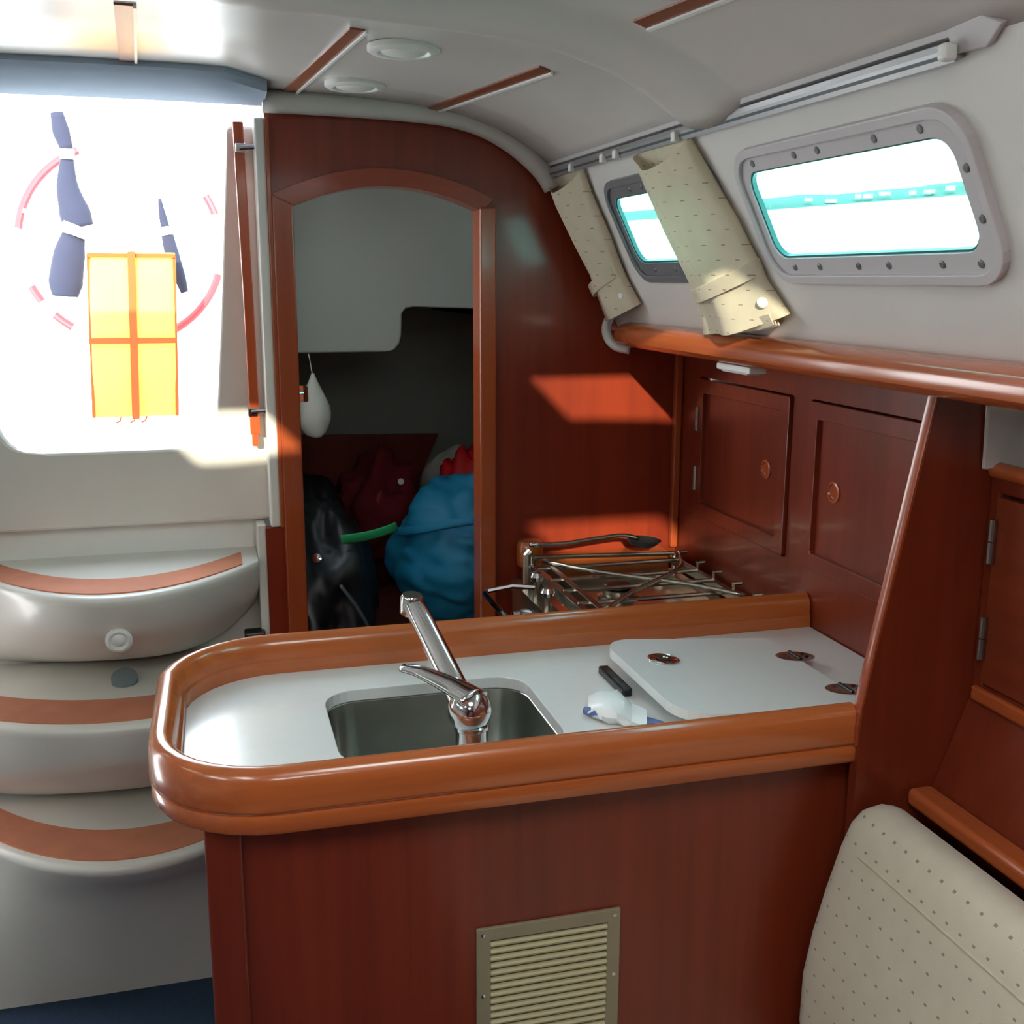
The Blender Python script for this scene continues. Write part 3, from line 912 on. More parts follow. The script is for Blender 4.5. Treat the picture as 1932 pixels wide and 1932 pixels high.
# ------------------------------------------------------------------ stove
sv = thing('gimballed_stove', (0.86, 2.13, 0.45), 'stainless steel gimballed stove with pot rails beside the bulkhead', 'stove')
box('body', 0.655, 1.055, 1.87, 2.37, 0.45, 0.845, 'steel_d', sv, bevel=0.008, seg=3)
plate('hob', XY(0.845), rrect(0.65, 1.058, 1.865, 2.375, 0.02), [rrect(0.685, 1.03, 1.89, 2.35, 0.03)], 0.0, 0.022, 'steel_d', sv, bevel=0.004)
for by in (2.01, 2.24):
    b = lathe('burner', [(0.048, 0), (0.048, 0.006), (0.036, 0.010), (0.036, 0.018), (0.028, 0.022), (0.001, 0.022)], (0.87, by, 0.845), (0, 0, 1), 'steel_d', sv)
    lathe('burner_cap', [(0.030, 0.022), (0.032, 0.026), (0.028, 0.030), (0.001, 0.031)], (0.87, by, 0.845), (0, 0, 1), 'black', b)
def bar(nm, pts, r=0.0045, mat='steel_d', ry=None, k=0, par=None):
    return tube(nm, pts, r, mat, par or sv, n=8, ry=ry, k=k)
GZ = 0.905
for y in (1.93, 2.02, 2.115, 2.20, 2.30):
    bar('grid_bar', [(0.70, y, GZ-0.03), (0.70, y, GZ), (0.76, y, GZ), (1.00, y, GZ), (1.045, y, GZ), (1.045, y, GZ+0.018), (1.062, y, GZ+0.018)], 0.005)
box('side_rail', 1.043, 1.057, 1.89, 2.35, GZ-0.022, GZ-0.002, 'steel', sv, bevel=0.002)
box('side_rail', 0.690, 0.706, 1.89, 2.35, GZ-0.022, GZ+0.002, 'steel_d', sv, bevel=0.002)
box('side_rail', 0.722, 0.736, 1.89, 2.35, GZ-0.020, GZ+0.006, 'steel_d', sv, bevel=0.002)
for y in (1.90, 2.34):
    bar('rail_post', [(0.698, y, 0.86), (0.698, y, GZ+0.02)], 0.006)
    bar('rail_post', [(1.050, y, 0.86), (1.050, y, GZ+0.002)], 0.006)
bar('end_rail', [(0.698, 2.34, GZ+0.018), (0.85, 2.345, GZ+0.012), (1.050, 2.34, GZ+0.006)], 0.0045)
bar('pot_arm', [(0.72, 2.33, GZ+0.01), (0.80, 2.20, GZ+0.014), (0.95, 2.06, GZ+0.014), (1.04, 1.96, GZ+0.01)], 0.005, k=4)
bar('pot_arm', [(0.72, 1.93, GZ+0.01), (0.82, 2.02, GZ+0.018), (0.98, 2.16, GZ+0.018), (1.04, 2.28, GZ+0.01)], 0.005, k=4)
for i, y in enumerate((1.97, 2.13, 2.28)):
    kn = lathe('knob', [(0.020, 0), (0.020, 0.012), (0.016, 0.022), (0.001, 0.024)], (0.655, y, 0.80), (-1, 0, 0), 'chrome', sv, n=20)
for i, (y, z) in enumerate(((2.12, 0.892), (2.20, 0.905))):
    bar('clamp_screw', [(0.665, y, 0.845), (0.665, y, z)], 0.006)
    lathe('clamp_knob', [(0.002, 0), (0.012, 0.003), (0.016, 0.012), (0.012, 0.021), (0.002, 0.024)], (0.665, y, z), (0, 0, 1), 'chrome', sv, n=16)
bar('clamp_post', [(0.668, 2.285, 0.845), (0.668, 2.285, 0.945), (0.676, 2.285, 0.952)], 0.009)
bar('crash_bar', [(0.648, 2.16, 0.905), (0.60, 2.165, 0.910), (0.545, 2.165, 0.903), (0.538, 2.155, 0.900), (0.538, 1.93, 0.900), (0.545, 1.90, 0.898), (0.655, 1.90, 0.86)], 0.0065, 'chrome')
# ladle lying across the far end of the hob
ldl = thing('ladle', (0.83, 2.29, 0.93), 'black headed ladle with a steel handle lying across the stove', 'ladle')
tube('handle', [(0.672, 2.28, 0.968), (0.75, 2.285, 0.965), (0.84, 2.295, 0.970), (0.90, 2.30, 0.972), (0.94, 2.295, 0.964)], 0.005, 'steel', ldl, n=8, k=4)
lathe('head', [(0.002, -0.020), (0.024, -0.014), (0.036, 0.0), (0.033, 0.001), (0.022, -0.010), (0.002, -0.015)], (0.95, 2.29, 0.962), (0.1, -0.1, 1), 'black', ldl, squash=(0.8, 1.2))
bl = thing('back_ledge', (0.90, 2.42, 0.86), 'low mahogany fiddle ledge along the bulkhead behind the stove', 'ledge')
box('ledge', 0.700, 1.060, 2.385, 2.449, 0.845, 0.905, 'trim_x', bl, bevel=0.008, seg=3)
lathe('corner_stop', [(0.030, 0), (0.032, 0.010), (0.032, 0.050), (0.026, 0.060), (0.001, 0.062)], (0.712, 2.415, 0.885), (0, 0, 1), 'trim_x', bl, n=20)

# ------------------------------------------------------------------ companionway steps
sw = thing('companionway_steps', (CL, 2.4, 0.0), 'white moulded companionway steps with curved fronts and tan inlays', 'steps')
STEP = [(0.934, 2.200, 2.75, 2.60), (0.680, 2.160, 1.15, 2.60), (0.420, 2.083, 2.05, 2.50)]
def lipy(i, d):
    z, yc, k, yb = STEP[i]
    return yc+k*d*d
HW = [0.285, 0.295, 0.30]
NX = 41
for i, (z, yc, k, yb) in enumerate(STEP):
    hw, hl_ = HW[i], 0.42
    ds = [-hl_+(hw+hl_)*j/(NX-1) for j in range(NX)]
    nz = STEP[i+1][0] if i < 2 else 0.0
    # rows from the back of the tread to the foot of the riser
    rows = []
    yl = [min(lipy(i, d), 2.49) for d in ds]
    rows.append([(CL+d, 2.64, z+0.002) for d in ds])
    rows.append([(CL+d, max(y+0.02, min(2.52, y+0.12)), z) for d, y in zip(ds, yl)])
    rows.append([(CL+d, y+0.012, z) for d, y in zip(ds, yl)])
    rows.append([(CL+d, y+0.004, z-0.003) for d, y in zip(ds, yl)])
    rows.append([(CL+d, y, z-0.011) for d, y in zip(ds, yl)])
    rows.append([(CL+d, y+0.003, z-0.022) for d, y in zip(ds, yl)])
    drop = z-nz
    if i < 2:
        for t in (0.22, 0.42, 0.62, 0.8, 0.92, 1.0):
            yb2 = (2.575, 2.43)[i]
            rows.append([(CL+d*(1-0.03*t*t), y+0.006+(max(yb2, y)-y)*(t**2.2), z-0.022-(drop-0.022)*t*(1-0.5*(max(d, 0)/hw)**3-0.25*(max(-d, 0)/hl_)**3)) for d, y in zip(ds, yl)])
    else:
        for t in (0.15, 0.4, 0.7, 0.92, 1.0):
            rows.append([(CL+d, y+0.012+(2.295-y)*t**0.6*0.98, z-0.022-(drop-0.022)*t) for d, y in zip(ds, yl)])
    b = loft('moulding', rows, 'gel', sw, closed=False, caps=False, smooth=True)
    # side cheeks
    for s in (0, NX-1):
        col = [r[s] for r in rows]
        bk = [(p[0], 2.66, p[2]) for p in col]
        n_ = len(col)
        mesh('side_cheek', col+bk, [(q, q+1, n_+q+1, n_+q) for q in range(n_-1)], 'gel', sw, smooth=True)
    # inlay
    iw = (0.110, 0.125, 0.125)[i]
    m_ = [d for d in ds if -hl_+0.02 < d < hw-0.02]
    v0, f0 = [], []
    for d in m_:
        y = min(lipy(i, d), 2.49)+0.026
        ye = min(y+iw, 2.60)
        v0 += [(CL+d, y, z-0.004), (CL+d, y, z+0.003), (CL+d, ye, z+0.003), (CL+d, ye, z-0.004)]
    for q in range(len(m_)-1):
        a = 4*q
        for e in range(4):
            f0.append((a+e, a+(e+1) % 4, a+4+(e+1) % 4, a+4+e))
    f0.append((0, 1, 2, 3))
    a = 4*(len(m_)-1)
    f0.append((a+3, a+2, a+1, a))
    mesh('tread_inlay', v0, f0, 'inlay', sw)
box('back_board', CL-0.43, CL+0.31, 2.60, 2.66, 0.0, 1.015, 'gel', sw, bevel=0.004)
lathe('button', [(0.026, 0), (0.026, 0.004), (0.020, 0.007), (0.014, 0.004), (0.009, 0.008), (0.001, 0.009)], (-0.20, 2.215, 0.842), (0, -1, -0.15), 'plastic_w', sw)
lathe('tread_disc', [(0.028, -0.022), (0.028, 0.002), (0.024, 0.003), (0.001, 0.003)], (-0.212, 2.405, 0.694), (0, -0.55, 1), 'grey_disc', sw)
bsck = thing('socket_box', (0.075, 2.55, 0.70), 'small black socket box on the white wall beside the steps', 'socket')
box('housing', 0.048, 0.094, 2.43, 2.47, 0.715, 0.765, 'black', bsck, bevel=0.004)
box('cover', 0.053, 0.089, 2.426, 2.43, 0.720, 0.760, 'plastic_dg', bsck, bevel=0.002)
sp3 = box('wall_steps', 0.086, 0.106, 2.455, 2.62, 0.0, 1.008, 'gel', bevel=0.003)
tag(sp3, kind='structure')

# washboard slide on the surround
wr = thing('wooden_slide', (0.089, 2.46, 1.19), 'slim varnished wooden grab strip on two chrome brackets beside the companionway', 'rail')
loft('strip', [[(0.089+a+sh, 2.463+b, z) for a, b in ((-0.011, -0.008), (0.011, -0.008), (0.011, 0.008), (-0.011, 0.008))] for z, sh in ((1.212, 0.004), (1.50, 0.002), (1.868, -0.004))], 'slide', wr, smooth=False, bevel=0.003)
for zz in (1.262, 1.815):
    b = tube('bracket', [(0.086, 2.452, zz), (0.108, 2.452, zz+0.002), (0.136, 2.444, zz+0.003)], 0.006, 'chrome', wr, n=10)
    box('bracket_plate', 0.078, 0.100, 2.450, 2.498, zz-0.010, zz+0.010, 'chrome', b, bevel=0.003)
box('tip', 0.085, 0.099, 2.456, 2.470, 1.186, 1.214, 'slide', wr, bevel=0.003)

# ------------------------------------------------------------------ ceiling lamps
for i, (x, y) in enumerate(((0.335, 1.885), (0.305, 2.262))):
    z = secz(x-CL)
    c = thing('ceiling_lamp', (x, y, z), ('round white flush ceiling lamp between two wood strips, near the cross rib', 'round white flush ceiling lamp between two wood strips, near the bulkhead')[i], 'lamp', 'flush lamps in the headliner')
    lathe('rim', [(0.060, 0.002), (0.060, -0.006), (0.054, -0.010), (0.044, -0.010), (0.040, -0.004)], (x, y, z), (0, 0, 1), 'plastic_w', c, n=32)
    lathe('lens', [(0.0405, -0.004), (0.036, -0.009), (0.022, -0.013), (0.001, -0.014)], (x, y, z), (0, 0, 1), 'plastic_w', c, n=32)

# ------------------------------------------------------------------ curtain track and curtains
ct = thing('curtain_track', (0.75, 1.72, 1.78), 'grey curtain track running along the top of the cabin side', 'track')
tr_prof = [(-0.012, -0.010), (-0.012, 0.004), (-0.008, 0.010), (0.004, 0.010), (0.004, 0.002), (-0.004, 0.000), (-0.004, -0.004), (0.004, -0.006), (0.004, -0.010)]
mp = wallmap(1)
loft('channel', [[mp(y, VLEN-0.006+b, 0.002-a) for a, b in tr_prof] for y in (1.03, 1.3, 1.7, 2.1, 2.42)], 'alu', ct, smooth=False)
plate('lip', mp, [(1.02, VLEN+0.008), (2.42, VLEN+0.008), (2.42, VLEN+0.018), (1.02, VLEN+0.018)], [], -0.004, 0.008, 'plastic_g', ct, bevel=0.001)
plate('slot', mp, [(1.04, VLEN-0.010), (2.42, VLEN-0.010), (2.42, VLEN-0.006), (1.04, VLEN-0.006)], [], 0.006, 0.0150, 'plastic_dg', ct)
box('end_stop', 0.732, 0.750, 1.018, 1.032, 1.768, 1.786, 'plastic_w', ct, bevel=0.005, seg=3)
mesh('end_bracket', [mp(u, v_, w) for w in (0.0, 0.010) for u, v_ in ((1.035, VLEN-0.01), (0.985, VLEN-0.012), (0.955, VLEN+0.006), (0.98, VLEN+0.02), (1.035, VLEN+0.016))],
     [(0, 1, 2, 3, 4), (9, 8, 7, 6, 5)]+[(q, (q+1) % 5, 5+(q+1) % 5, 5+q) for q in range(5)], 'plastic_g', ct, bevel=0.002)
for y in (1.72, 1.99, 2.06, 2.25):
    box('glider', 0.742, 0.754, y-0.008, y+0.008, 1.768, 1.784, 'plastic_w', ct, bevel=0.002)

def curtain(label, levels, seed, nfold, hem):
    """levels: (v on the wall, far y, near y, bulge) from the top to the hem"""
    rd = random.Random(seed)
    v0 = levels[0]
    ct_ = thing('curtain', wallmap(1)((levels[-1][1]+levels[-1][2])/2, max(0.0, levels[-1][0]), 0.02), label, 'curtain', 'tied curtains on the cabin side')
    ph = rd.uniform(0, 6)
    rings = []
    NF = 44
    for li in range(len(levels)*5-4):
        a, t = divmod(li, 5)
        t /= 5.0
        A = levels[a]
        B = levels[min(a+1, len(levels)-1)]
        v_, yf, yn, bu = [A[q]+(B[q]-A[q])*t for q in range(4)]
        ring = []
        mouth = 0.022*max(0.0, 1-li/5.0)
        for q in range(NF+1):
            s = q/NF
            y = yf+(yn-yf)*s
            dep = bu*(math.sin(PI*s)**0.6)
            wave = 0.22*bu*math.sin(nfold*2*PI*s+ph+0.6*v_*10)*math.sin(PI*s)
            # hem drops towards the far end
            ring.append(mp(y, v_+hem*(s-0.5)*max(0, (0.2-v_)/0.2)-mouth*math.sin(PI*s), 0.012+dep+wave))
        for q in range(NF, -1, -4):
            s = q/NF
            ring.append(mp(yf+(yn-yf)*s, v_+hem*(s-0.5)*max(0, (0.2-v_)/0.2), 0.006))
        rings.append(ring)
    loft('cloth', rings, 'curtain', ct_, smooth=True, caps=False)
    return ct_
lev2 = [(VLEN-0.019, 1.925, 1.690, 0.030), (0.31, 1.920, 1.672, 0.036), (0.22, 1.915, 1.640, 0.038), (0.14, 1.900, 1.625, 0.036), (0.10, 1.895, 1.620, 0.034), (0.075, 1.903, 1.608, 0.039), (0.036, 1.917, 1.590, 0.046)]
c2 = curtain('cream curtain tied back between the two windows, lit at its hem', lev2, 4, 1.5, 0.050)
lev1 = [(VLEN-0.019, 2.440, 2.215, 0.030), (0.31, 2.435, 2.225, 0.034), (0.22, 2.425, 2.225, 0.036), (0.14, 2.420, 2.235, 0.034), (0.10, 2.430, 2.235, 0.036), (0.038, 2.437, 2.220, 0.040)]
c1 = curtain('cream curtain tied back in the corner by the wooden bulkhead', lev1, 9, 1.0, 0.050)
def tie(c, v_, y0, y1, bu, by, bv):
    rings = []
    for dv in (-0.013, -0.0125, 0.0125, 0.013):
        ring = []
        e = 0.0022 if abs(dv) < 0.0129 else 0.0010
        for q in range(25):
            s = q/24
            ring.append(mp(y0+(y1-y0)*s, v_+dv+0.05*(s-0.5), 0.012+bu*1.12*(math.sin(PI*s)**0.6)+e))
        for q in range(24, -1, -4):
            s = q/24
            ring.append(mp(y0+(y1-y0)*s, v_+dv+0.05*(s-0.5), 0.004))
        rings.append(ring)
    loft('tie_band', rings, 'curtain', c, smooth='auto')
    nrm = Vector(mp(0, 0, 1))-Vector(mp(0, 0, 0))
    nrm = nrm+Vector((0, -0.9, 0))
    lathe('snap_button', [(0.009, 0), (0.009, 0.002), (0.006, 0.004), (0.001, 0.0045)], by, nrm, 'plastic_w', c, n=16)
tie(c2, 0.115, 1.893, 1.625, 0.0385, mp(1.622, 0.086, 0.028), 0)
tie(c1, 0.118, 2.421, 2.240, 0.0385, mp(2.250, 0.086, 0.028), 0)
# loose hem layers of the nearer curtain
for q in range(3):
    a, b = 1.600+0.012*q, 1.76+0.02*q
    w_ = 0.036-0.010*q
    plate('hem_fold', mp, [(a, 0.070-0.004*q), (b, 0.044-0.003*q), (b, 0.026-0.004*q), (a+0.05, 0.040-0.006*q), (a, 0.050-0.006*q)], [], w_-0.0025, w_, 'curtain', c2)

# ------------------------------------------------------------------ aft cabin seen through the doorway
def st_box(name, *a, **k):
    return tag(box(name, *a, **k), kind='structure')
st_box('wall_cabin_side', 0.98, 1.01, 2.48, 4.04, 0.0, 1.44, 'liner_g', bevel=0)
st_box('wall_cabin_upper', 0.80, 0.83, 2.48, 4.04, 1.44, 1.93, 'liner_g', bevel=0)
st_box('ceiling_side_deck', 0.80, 1.01, 2.48, 4.04, 1.44, 1.46, 'liner_g', bevel=0)
st_box('wall_cabin_end', 0.14, 0.98, 4.0, 4.04, 0.0, 1.95, 'liner_g', bevel=0)
st_box('wall_cabin_inner', 0.11, 0.14, 2.71, 4.04, 0.0, 1.95, 'liner_g', bevel=0)
dk = mesh('ceiling_cabin', [(0.15, 2.48, 1.90), (0.83, 2.48, 1.86), (0.83, 4.04, 1.82), (0.15, 4.04, 1.84), (0.15, 2.48, 1.94), (0.83, 2.48, 1.90), (0.83, 4.04, 1.86), (0.15, 4.04, 1.88)],
     [(0, 1, 2, 3), (4, 7, 6, 5), (0, 4, 5, 1), (1, 5, 6, 2), (2, 6, 7, 3), (3, 7, 4, 0)], 'liner_g')
tag(dk, kind='structure')
LO = [(0.145, 1.352), (0.475, 1.352), (0.497, 1.358), (0.511, 1.374), (0.517, 1.395), (0.520, 1.455), (0.530, 1.470), (0.552, 1.474), (0.798, 1.466), (0.798, 1.85), (0.145, 1.85)]
lu = plate('trim_locker_underside', XZ(3.02), LO, [], 0.0, 0.96, 'liner_g', None, bevel=0.012, seg=3)
tag(lu, kind='structure')
bt = thing('berth', (0.58, 3.3, 0.0), 'low wooden berth with a brown mattress filling the aft cabin', 'berth')
plate('headboard', XZ(3.76), [(0.145, 0.50), (0.70, 0.50), (0.70, 0.86), (0.772, 1.015), (0.145, 1.03)], [], 0.0, 0.02, 'panel', bt, bevel=0.003)
box('base', 0.145, 0.975, 2.62, 3.995, 0.0, 0.46, 'panel', bt, bevel=0.004)
box('mattress', 0.145, 0.975, 2.62, 3.995, 0.46, 0.56, 'mattress', bt, bevel=0.025, seg=3)
tb = thing('teal_bag', (0.68, 2.90, 0.562), 'big stuffed teal duffel bag in the aft cabin doorway', 'bag')
blob('sack', (0.690, 2.92, 0.785), (0.225, 0.21, 0.24), 'teal', tb, 5, 0.10, 3.4, crease=0.07, floor=0.562, nu=72, nv=48)
pts = [(0.690+0.195*math.sin(a)*0.75, 2.92-0.213*math.sin(a)*0.86, 0.785+0.242*math.cos(a)) for a in [0.35+0.11*i for i in range(13)]]
tube('seam', pts, 0.004, 'teal', tb, n=6)
flap = [(0.690+0.225*math.sin(a)*0.99, 2.92-0.213*math.cos(a)*0.99, 0.905+0.030*math.cos(a*2.0)) for a in [-1.35+0.18*i for i in range(16)]]
tube('flap_edge', flap, 0.012, 'teal', tb, n=8, ry=0.007)
bb = thing('black_bag', (0.30, 2.9, 0.562), 'shiny black kit bag slumped in front of the dark holdall', 'bag')
blob('sack', (0.285, 2.88, 0.73), (0.125, 0.22, 0.23), 'black_bag', bb, 8, 0.16, 4.2, crease=0.10, floor=0.562)
tube('strap', [(0.29, 2.655, 0.80), (0.33, 2.645, 0.74), (0.36, 2.65, 0.67), (0.34, 2.66, 0.60)], 0.004, 'plastic_dg', bb, n=6, ry=0.014, k=4)
lathe('buckle', [(0.012, 0), (0.012, 0.004), (0.001, 0.005)], (0.235, 2.665, 0.87), (-0.2, -1, 0.3), 'chrome', bb, n=10)
kb = thing('dark_holdall', (0.34, 3.3, 0.562), 'dark charcoal holdall behind the shiny black kit bag', 'bag')
blob('sack', (0.27, 3.34, 0.77), (0.12, 0.18, 0.20), 'black_bag', kb, 15, 0.12, 3.2, crease=0.08, floor=0.562)
rj = thing('dark_red_jacket', (0.50, 3.35, 0.562), 'dark red jacket heaped beside the black kit bag', 'jacket')
blob('cloth', (0.52, 3.50, 0.78), (0.15, 0.15, 0.21), 'maroon', rj, 12, 0.26, 4.4, crease=0.14, floor=0.562)
lathe('button', [(0.010, 0), (0.010, 0.003), (0.001, 0.004)], (0.565, 3.355, 0.925), (0, -1, 0.2), 'plastic_w', rj, n=12)
rr_ = thing('red_sack', (0.80, 3.38, 0.562), 'bright red nylon sack behind the teal duffel bag', 'bag')
blob('sack', (0.785, 3.36, 0.80), (0.12, 0.13, 0.245), 'red', rr_, 21, 0.20, 4.0, crease=0.14, floor=0.562)
gs = thing('green_strap', (0.39, 2.70, 0.88), 'green webbing strap lying across the black kit bag', 'strap')
tube('webbing', [(0.30, 2.700, 0.905), (0.35, 2.695, 0.910), (0.40, 2.70, 0.918), (0.445, 2.715, 0.928)], 0.012, 'green', gs, n=8, ry=0.003, k=4)
pc = thing('white_pouch', (0.255, 2.9, 1.15), 'small white cloth pouch hanging inside the aft cabin doorway', 'pouch')
def pear(p):
    k = 1.0-0.75*max(0.0, p.z/0.10+0.1)**1.0
    return Vector((p.x*max(0.12, k), p.y*max(0.2, k), p.z))
blob('cloth', (0.258, 2.86, 1.225), (0.046, 0.035, 0.085), 'white_cloth', pc, 2, 0.05, 3, nu=20, nv=14, fn=pear)
tube('cord', [(0.258, 2.86, 1.30), (0.250, 2.87, 1.36)], 0.0015, 'white_cloth', pc, n=5)
lt = thing('door_hook', (0.212, 2.49, 1.27), 'small shiny metal hook plate just inside the arched doorway', 'hook')
plate('plate', lambda u, v_, w: (u, 2.520+w-(u-0.19)*0.6, v_), rrect(0.190, 0.214, 1.276, 1.312, 0.004), [], -0.003, 0.0, 'chrome', lt)
tube('arm', [(0.190, 2.50, 1.294), (0.190, 2.52, 1.294), (0.20, 2.516, 1.294)], 0.003, 'chrome', lt, n=8)
pp = thing('grey_pillow', (0.82, 3.62, 0.562), 'pale grey pillow propped up beyond the red sack in the aft cabin', 'pillow')
blob('cover', (0.80, 3.64, 0.78), (0.12, 0.07, 0.215), 'white_cloth', pp, 31, 0.10, 2.4, crease=0.04, floor=0.562)

# ------------------------------------------------------------------ cockpit outside
ck = thing('floor_cockpit', (CL, 4.2, 0.85), kind='structure')
box('sole', -1.1, 0.08, 2.68, 5.6, 0.84, 0.88, 'gel_out', ck, bevel=0)
box('bridge', -0.7, 0.10, 2.56, 2.80, 0.88, 1.12, 'gel_out', ck, bevel=0.02)
box('seat_side', -1.5, -0.78, 2.66, 5.6, 0.84, 1.20, 'gel_out', ck, bevel=0.03)
box('seat_side', 0.08, 1.3, 4.1, 5.6, 0.84, 1.20, 'gel_out', ck, bevel=0.03)
box('coaming', 0.24, 0.9, 2.56, 4.2, 1.98, 2.02, 'gel_out', ck, bevel=0)
box('transom', -1.5, 1.3, 5.6, 5.66, 0.84, 1.35, 'gel_out', ck, bevel=0.02)
sw_ = thing('steering_wheel', (-0.297, 4.62, 0.88), 'steering wheel with red rim in the bright cockpit outside', 'wheel')
WC = Vector((-0.297, 4.60, 1.677))
rim = [WC+Vector((0.372*math.cos(2*PI*i/48), 0.05*math.sin(2*PI*i/48), 0.372*math.sin(2*PI*i/48))) for i in range(48)]
def ring_tube(name, pts, r, mat, par, n=10):
    m_ = len(pts)
    rings = []
    for i, p in enumerate(pts):
        d = (pts[(i+1) % m_]-pts[i-1]).normalized()
        a = (p-WC).normalized()
        a = (a-d*a.dot(d)).normalized()
        b = d.cross(a)
        rings.append([p+a*r*math.cos(2*PI*k/n)+b*r*math.sin(2*PI*k/n) for k in range(n)])
    return loft(name, rings, mat, par, loop=True, caps=False)
ring_tube('rim', rim, 0.013, 'gel_out', sw_)  # white is the glare on a red rim, painted in; red left on arcs
for a0, a1 in ((112, 172), (-62, -18), (18, 30), (206, 216), (226, 238)):
    gp = [WC+Vector((0.372*math.cos(math.radians(a)), 0.05*math.sin(math.radians(a)), 0.372*math.sin(math.radians(a)))) for a in [a0+(a1-a0)*q/14 for q in range(15)]]
    tube('red_arc', gp, 0.0155, 'red_rim', sw_, n=10)
for i in range(5):
    a = 2*PI*i/5+0.3
    tube('spoke', [WC, WC+Vector((0.365*math.cos(a), 0.0, 0.365*math.sin(a)))], 0.008, 'gel_out', sw_, n=8)
lathe('hub', [(0.04, -0.03), (0.04, 0.03), (0.001, 0.035)], WC, (0, -1, 0), 'gel_out', sw_)
loft('pedestal', [[(WC.x+a*k, 4.72+b*k, z) for a, b in ((-0.09, -0.08), (0.09, -0.08), (0.09, 0.08), (-0.09, 0.08))] for z, k in ((0.88, 1.25), (1.3, 0.95), (1.72, 0.8), (1.78, 0.6))], 'gel_out', sw_, smooth=False, bevel=0.015)

yp = thing('yellow_pouch', (-0.25, 4.3, 1.03), 'yellow cloth pouch with orange cross straps hanging in the cockpit', 'pouch')
YP = 4.28
pm = lambda u, v_, w: (u-0.022*(1.64-v_)/0.6, YP+w, v_)
rings = []
for v_, e in ((1.045, 0.010), (1.06, 0.02), (1.2, 0.035), (1.4, 0.035), (1.58, 0.03), (1.625, 0.018), (1.638, 0.008)):
    ring = []
    for q in range(24):
        a = 2*PI*q/24
        cx, cy = math.cos(a), math.sin(a)
        u = -0.246+0.150*(abs(cx)**0.25)*(1 if cx > 0 else -1)
        ring.append(pm(u, v_, e*(abs(cy)**0.6)*(1 if cy > 0 else -1)))
    rings.append(ring)
loft('bag', rings, 'yellow', yp, smooth='auto')
plate('strap', pm, [(-0.258, 1.04), (-0.232, 1.04), (-0.232, 1.64), (-0.258, 1.64)], [], -0.044, -0.036, 'orange', yp)
plate('strap', pm, [(-0.398, 1.315), (-0.094, 1.315), (-0.094, 1.335), (-0.398, 1.335)], [], -0.043, -0.036, 'orange', yp)
plate('top_hem', pm, [(-0.396, 1.620), (-0.096, 1.620), (-0.096, 1.634), (-0.396, 1.634)], [], -0.030, -0.024, 'orange', yp)
plate('side_hem', pm, [(-0.398, 1.045), (-0.388, 1.045), (-0.388, 1.630), (-0.398, 1.630)], [], -0.022, 0.022, 'orange', yp)
plate('side_hem', pm, [(-0.104, 1.045), (-0.094, 1.045), (-0.094, 1.630), (-0.104, 1.630)], [], -0.022, 0.022, 'orange', yp)
for q in (-0.29, -0.24, -0.20):
    tube('lashing', [(q-0.03, YP, 1.045), (q-0.035, YP-0.01, 1.03), (q-0.05, YP, 1.022)], 0.003, 'orange', yp, n=6)

def sleeve(label, segs, bands):
    n0 = segs[0][0]
    t = thing('navy_sleeve', (n0[0], n0[1], segs[-1][-1][2]), label, 'sleeve', 'navy sleeves on the cockpit frame')
    for s in segs:
        tube('cloth', [p[:3] for p in s], [p[3] for p in s], 'navy', t, n=12, ry=[p[3]*0.7 for p in s], k=4)
    for p0, p1, r in bands:
        tube('white_band', [p0, p1], r, 'gel_out', t, n=12)
    return t
Y4 = 4.40
sleeve('long navy cloth sleeve with two white bands beside the yellow pouch',
       [[(-0.475, Y4, 2.125, 0.022), (-0.465, Y4, 2.06, 0.030), (-0.45, Y4, 2.00, 0.022)],
        [(-0.452, Y4, 1.97, 0.022), (-0.458, Y4, 1.87, 0.038), (-0.440, Y4, 1.78, 0.055), (-0.430, Y4, 1.73, 0.052)],
        [(-0.450, Y4, 1.70, 0.040), (-0.470, Y4, 1.63, 0.055), (-0.490, Y4, 1.53, 0.060), (-0.495, Y4, 1.48, 0.045)]],
       [((-0.451, Y4, 2.0), (-0.452, Y4, 1.965), 0.026), ((-0.436, Y4, 1.735), (-0.450, Y4, 1.70), 0.05)])
sleeve('short narrow navy cloth sleeve with one white band beside the yellow pouch',
       [[(-0.142, Y4, 1.835, 0.006), (-0.134, Y4, 1.77, 0.014), (-0.128, Y4, 1.735, 0.016)],
        [(-0.122, Y4, 1.705, 0.022), (-0.110, Y4, 1.64, 0.026), (-0.086, Y4, 1.55, 0.022), (-0.072, Y4, 1.495, 0.014)]],
       [((-0.128, Y4, 1.735), (-0.123, Y4, 1.705), 0.022)])

# ------------------------------------------------------------------ sea and far shore (the boat heels, so the water plane is tilted)
AX, AY, C0 = 0.0877, 0.0214, 0.3
seaz = lambda x, y: AX*x+AY*y+C0
sv_, sf_ = [], []
RR = [7, 15, 40, 120, 400, 1200, 2500]
NS = 48
for r in RR:
    for i in range(NS):
        a = 2*PI*i/NS
        x, y = r*math.cos(a), 1+r*math.sin(a)
        sv_.append((x, y, seaz(x, y)))
for j in range(len(RR)-1):
    for i in range(NS):
        sf_.append((j*NS+i, j*NS+(i+1) % NS, (j+1)*NS+(i+1) % NS, (j+1)*NS+i))
sea = mesh('sea', sv_, sf_, 'sea')
tag(sea, 'pale glittering sea outside the cabin windows', 'sea', kind='stuff')
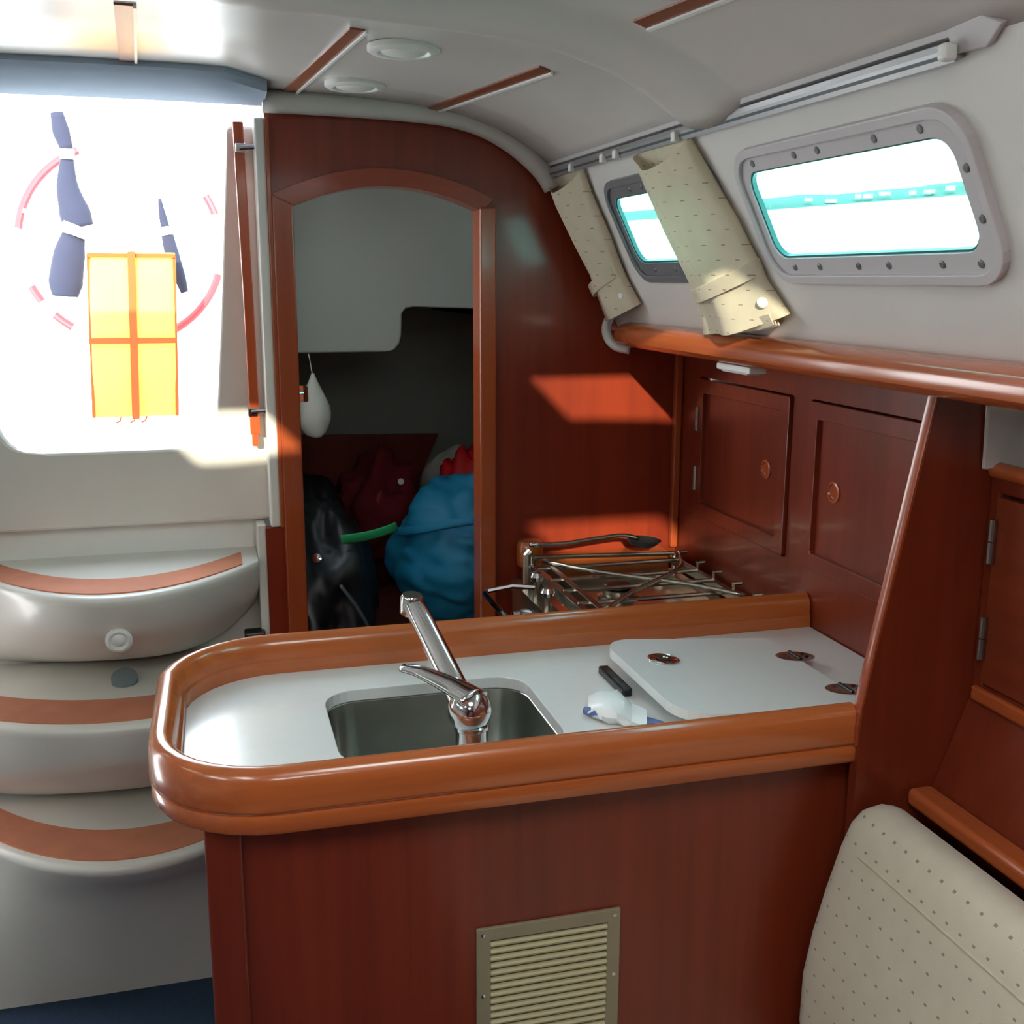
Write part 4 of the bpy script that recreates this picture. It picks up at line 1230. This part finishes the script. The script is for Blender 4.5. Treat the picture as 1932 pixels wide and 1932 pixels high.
# low wooded shore about 900 m off
rd = random.Random(11)
rows = []
A0, A1, NA = -60, 75, 150
hs = [rd.uniform(0.6, 1.0) for _ in range(NA)]
hs = [(hs[max(i-1, 0)]+hs[i]*2+hs[min(i+1, NA-1)])/4 for i in range(NA)]
for k, (rad, hf) in enumerate(((820, 0.0), (850, 0.45), (900, 0.8), (980, 1.0), (1100, 0.9), (1300, -0.3))):
    row = []
    for i in range(NA):
        a = math.radians(A0+(A1-A0)*i/(NA-1))
        x, y = rad*math.cos(a), rad*math.sin(a)
        hh = 15*hf*hs[i]*(0.95+0.2*math.sin(a*3.1+1)) if hf > 0 else hf*8
        row.append((x, y, seaz(x, y)+hh))
    rows.append(row)
sh = loft('far_shore', rows, 'shore', None, closed=False, caps=False, smooth=True)
tag(sh, 'low wooded shore across the water', 'shore', kind='structure')
hr = []
for i in range(14):
    a = math.radians(47.5+0.95*i+rd.uniform(-0.38, 0.38))
    rad = 830
    x, y = rad*math.cos(a), rad*math.sin(a)
    zb = seaz(x, y)+rd.uniform(0.8, 4.0)
    w, h_, dd = rd.uniform(4, 9), rd.uniform(1.4, 2.4), 6
    t = thing('house', (x, y, zb), 'tiny white house on the far wooded shore', 'house', 'houses on the far shore')
    e = Vector((-math.sin(a), math.cos(a), 0))
    f_ = Vector((math.cos(a), math.sin(a), 0))
    P0 = Vector((x, y, zb))
    up_ = Vector((0, 0, 1))
    q = [P0+e*sx*w/2+f_*sy*dd/2+up_*sz*h_ for sz in (0, 1) for sy in (-1, 1) for sx in (-1, 1)]
    mesh('walls', q, [(0, 2, 3, 1), (4, 5, 7, 6), (0, 1, 5, 4), (2, 6, 7, 3), (0, 4, 6, 2), (1, 3, 7, 5)], 'house', t)
    rf_ = [P0+up_*h_+e*sx*w*0.54+f_*sy*dd*0.54 for sy in (-1, 1) for sx in (-1, 1)]+[P0+up_*(h_+1.0)+e*sx*w*0.54 for sx in (-1, 1)]
    mesh('roof', rf_, [(0, 1, 5, 4), (2, 4, 5, 3), (0, 4, 2), (1, 3, 5), (0, 2, 3, 1)], 'roof', t)
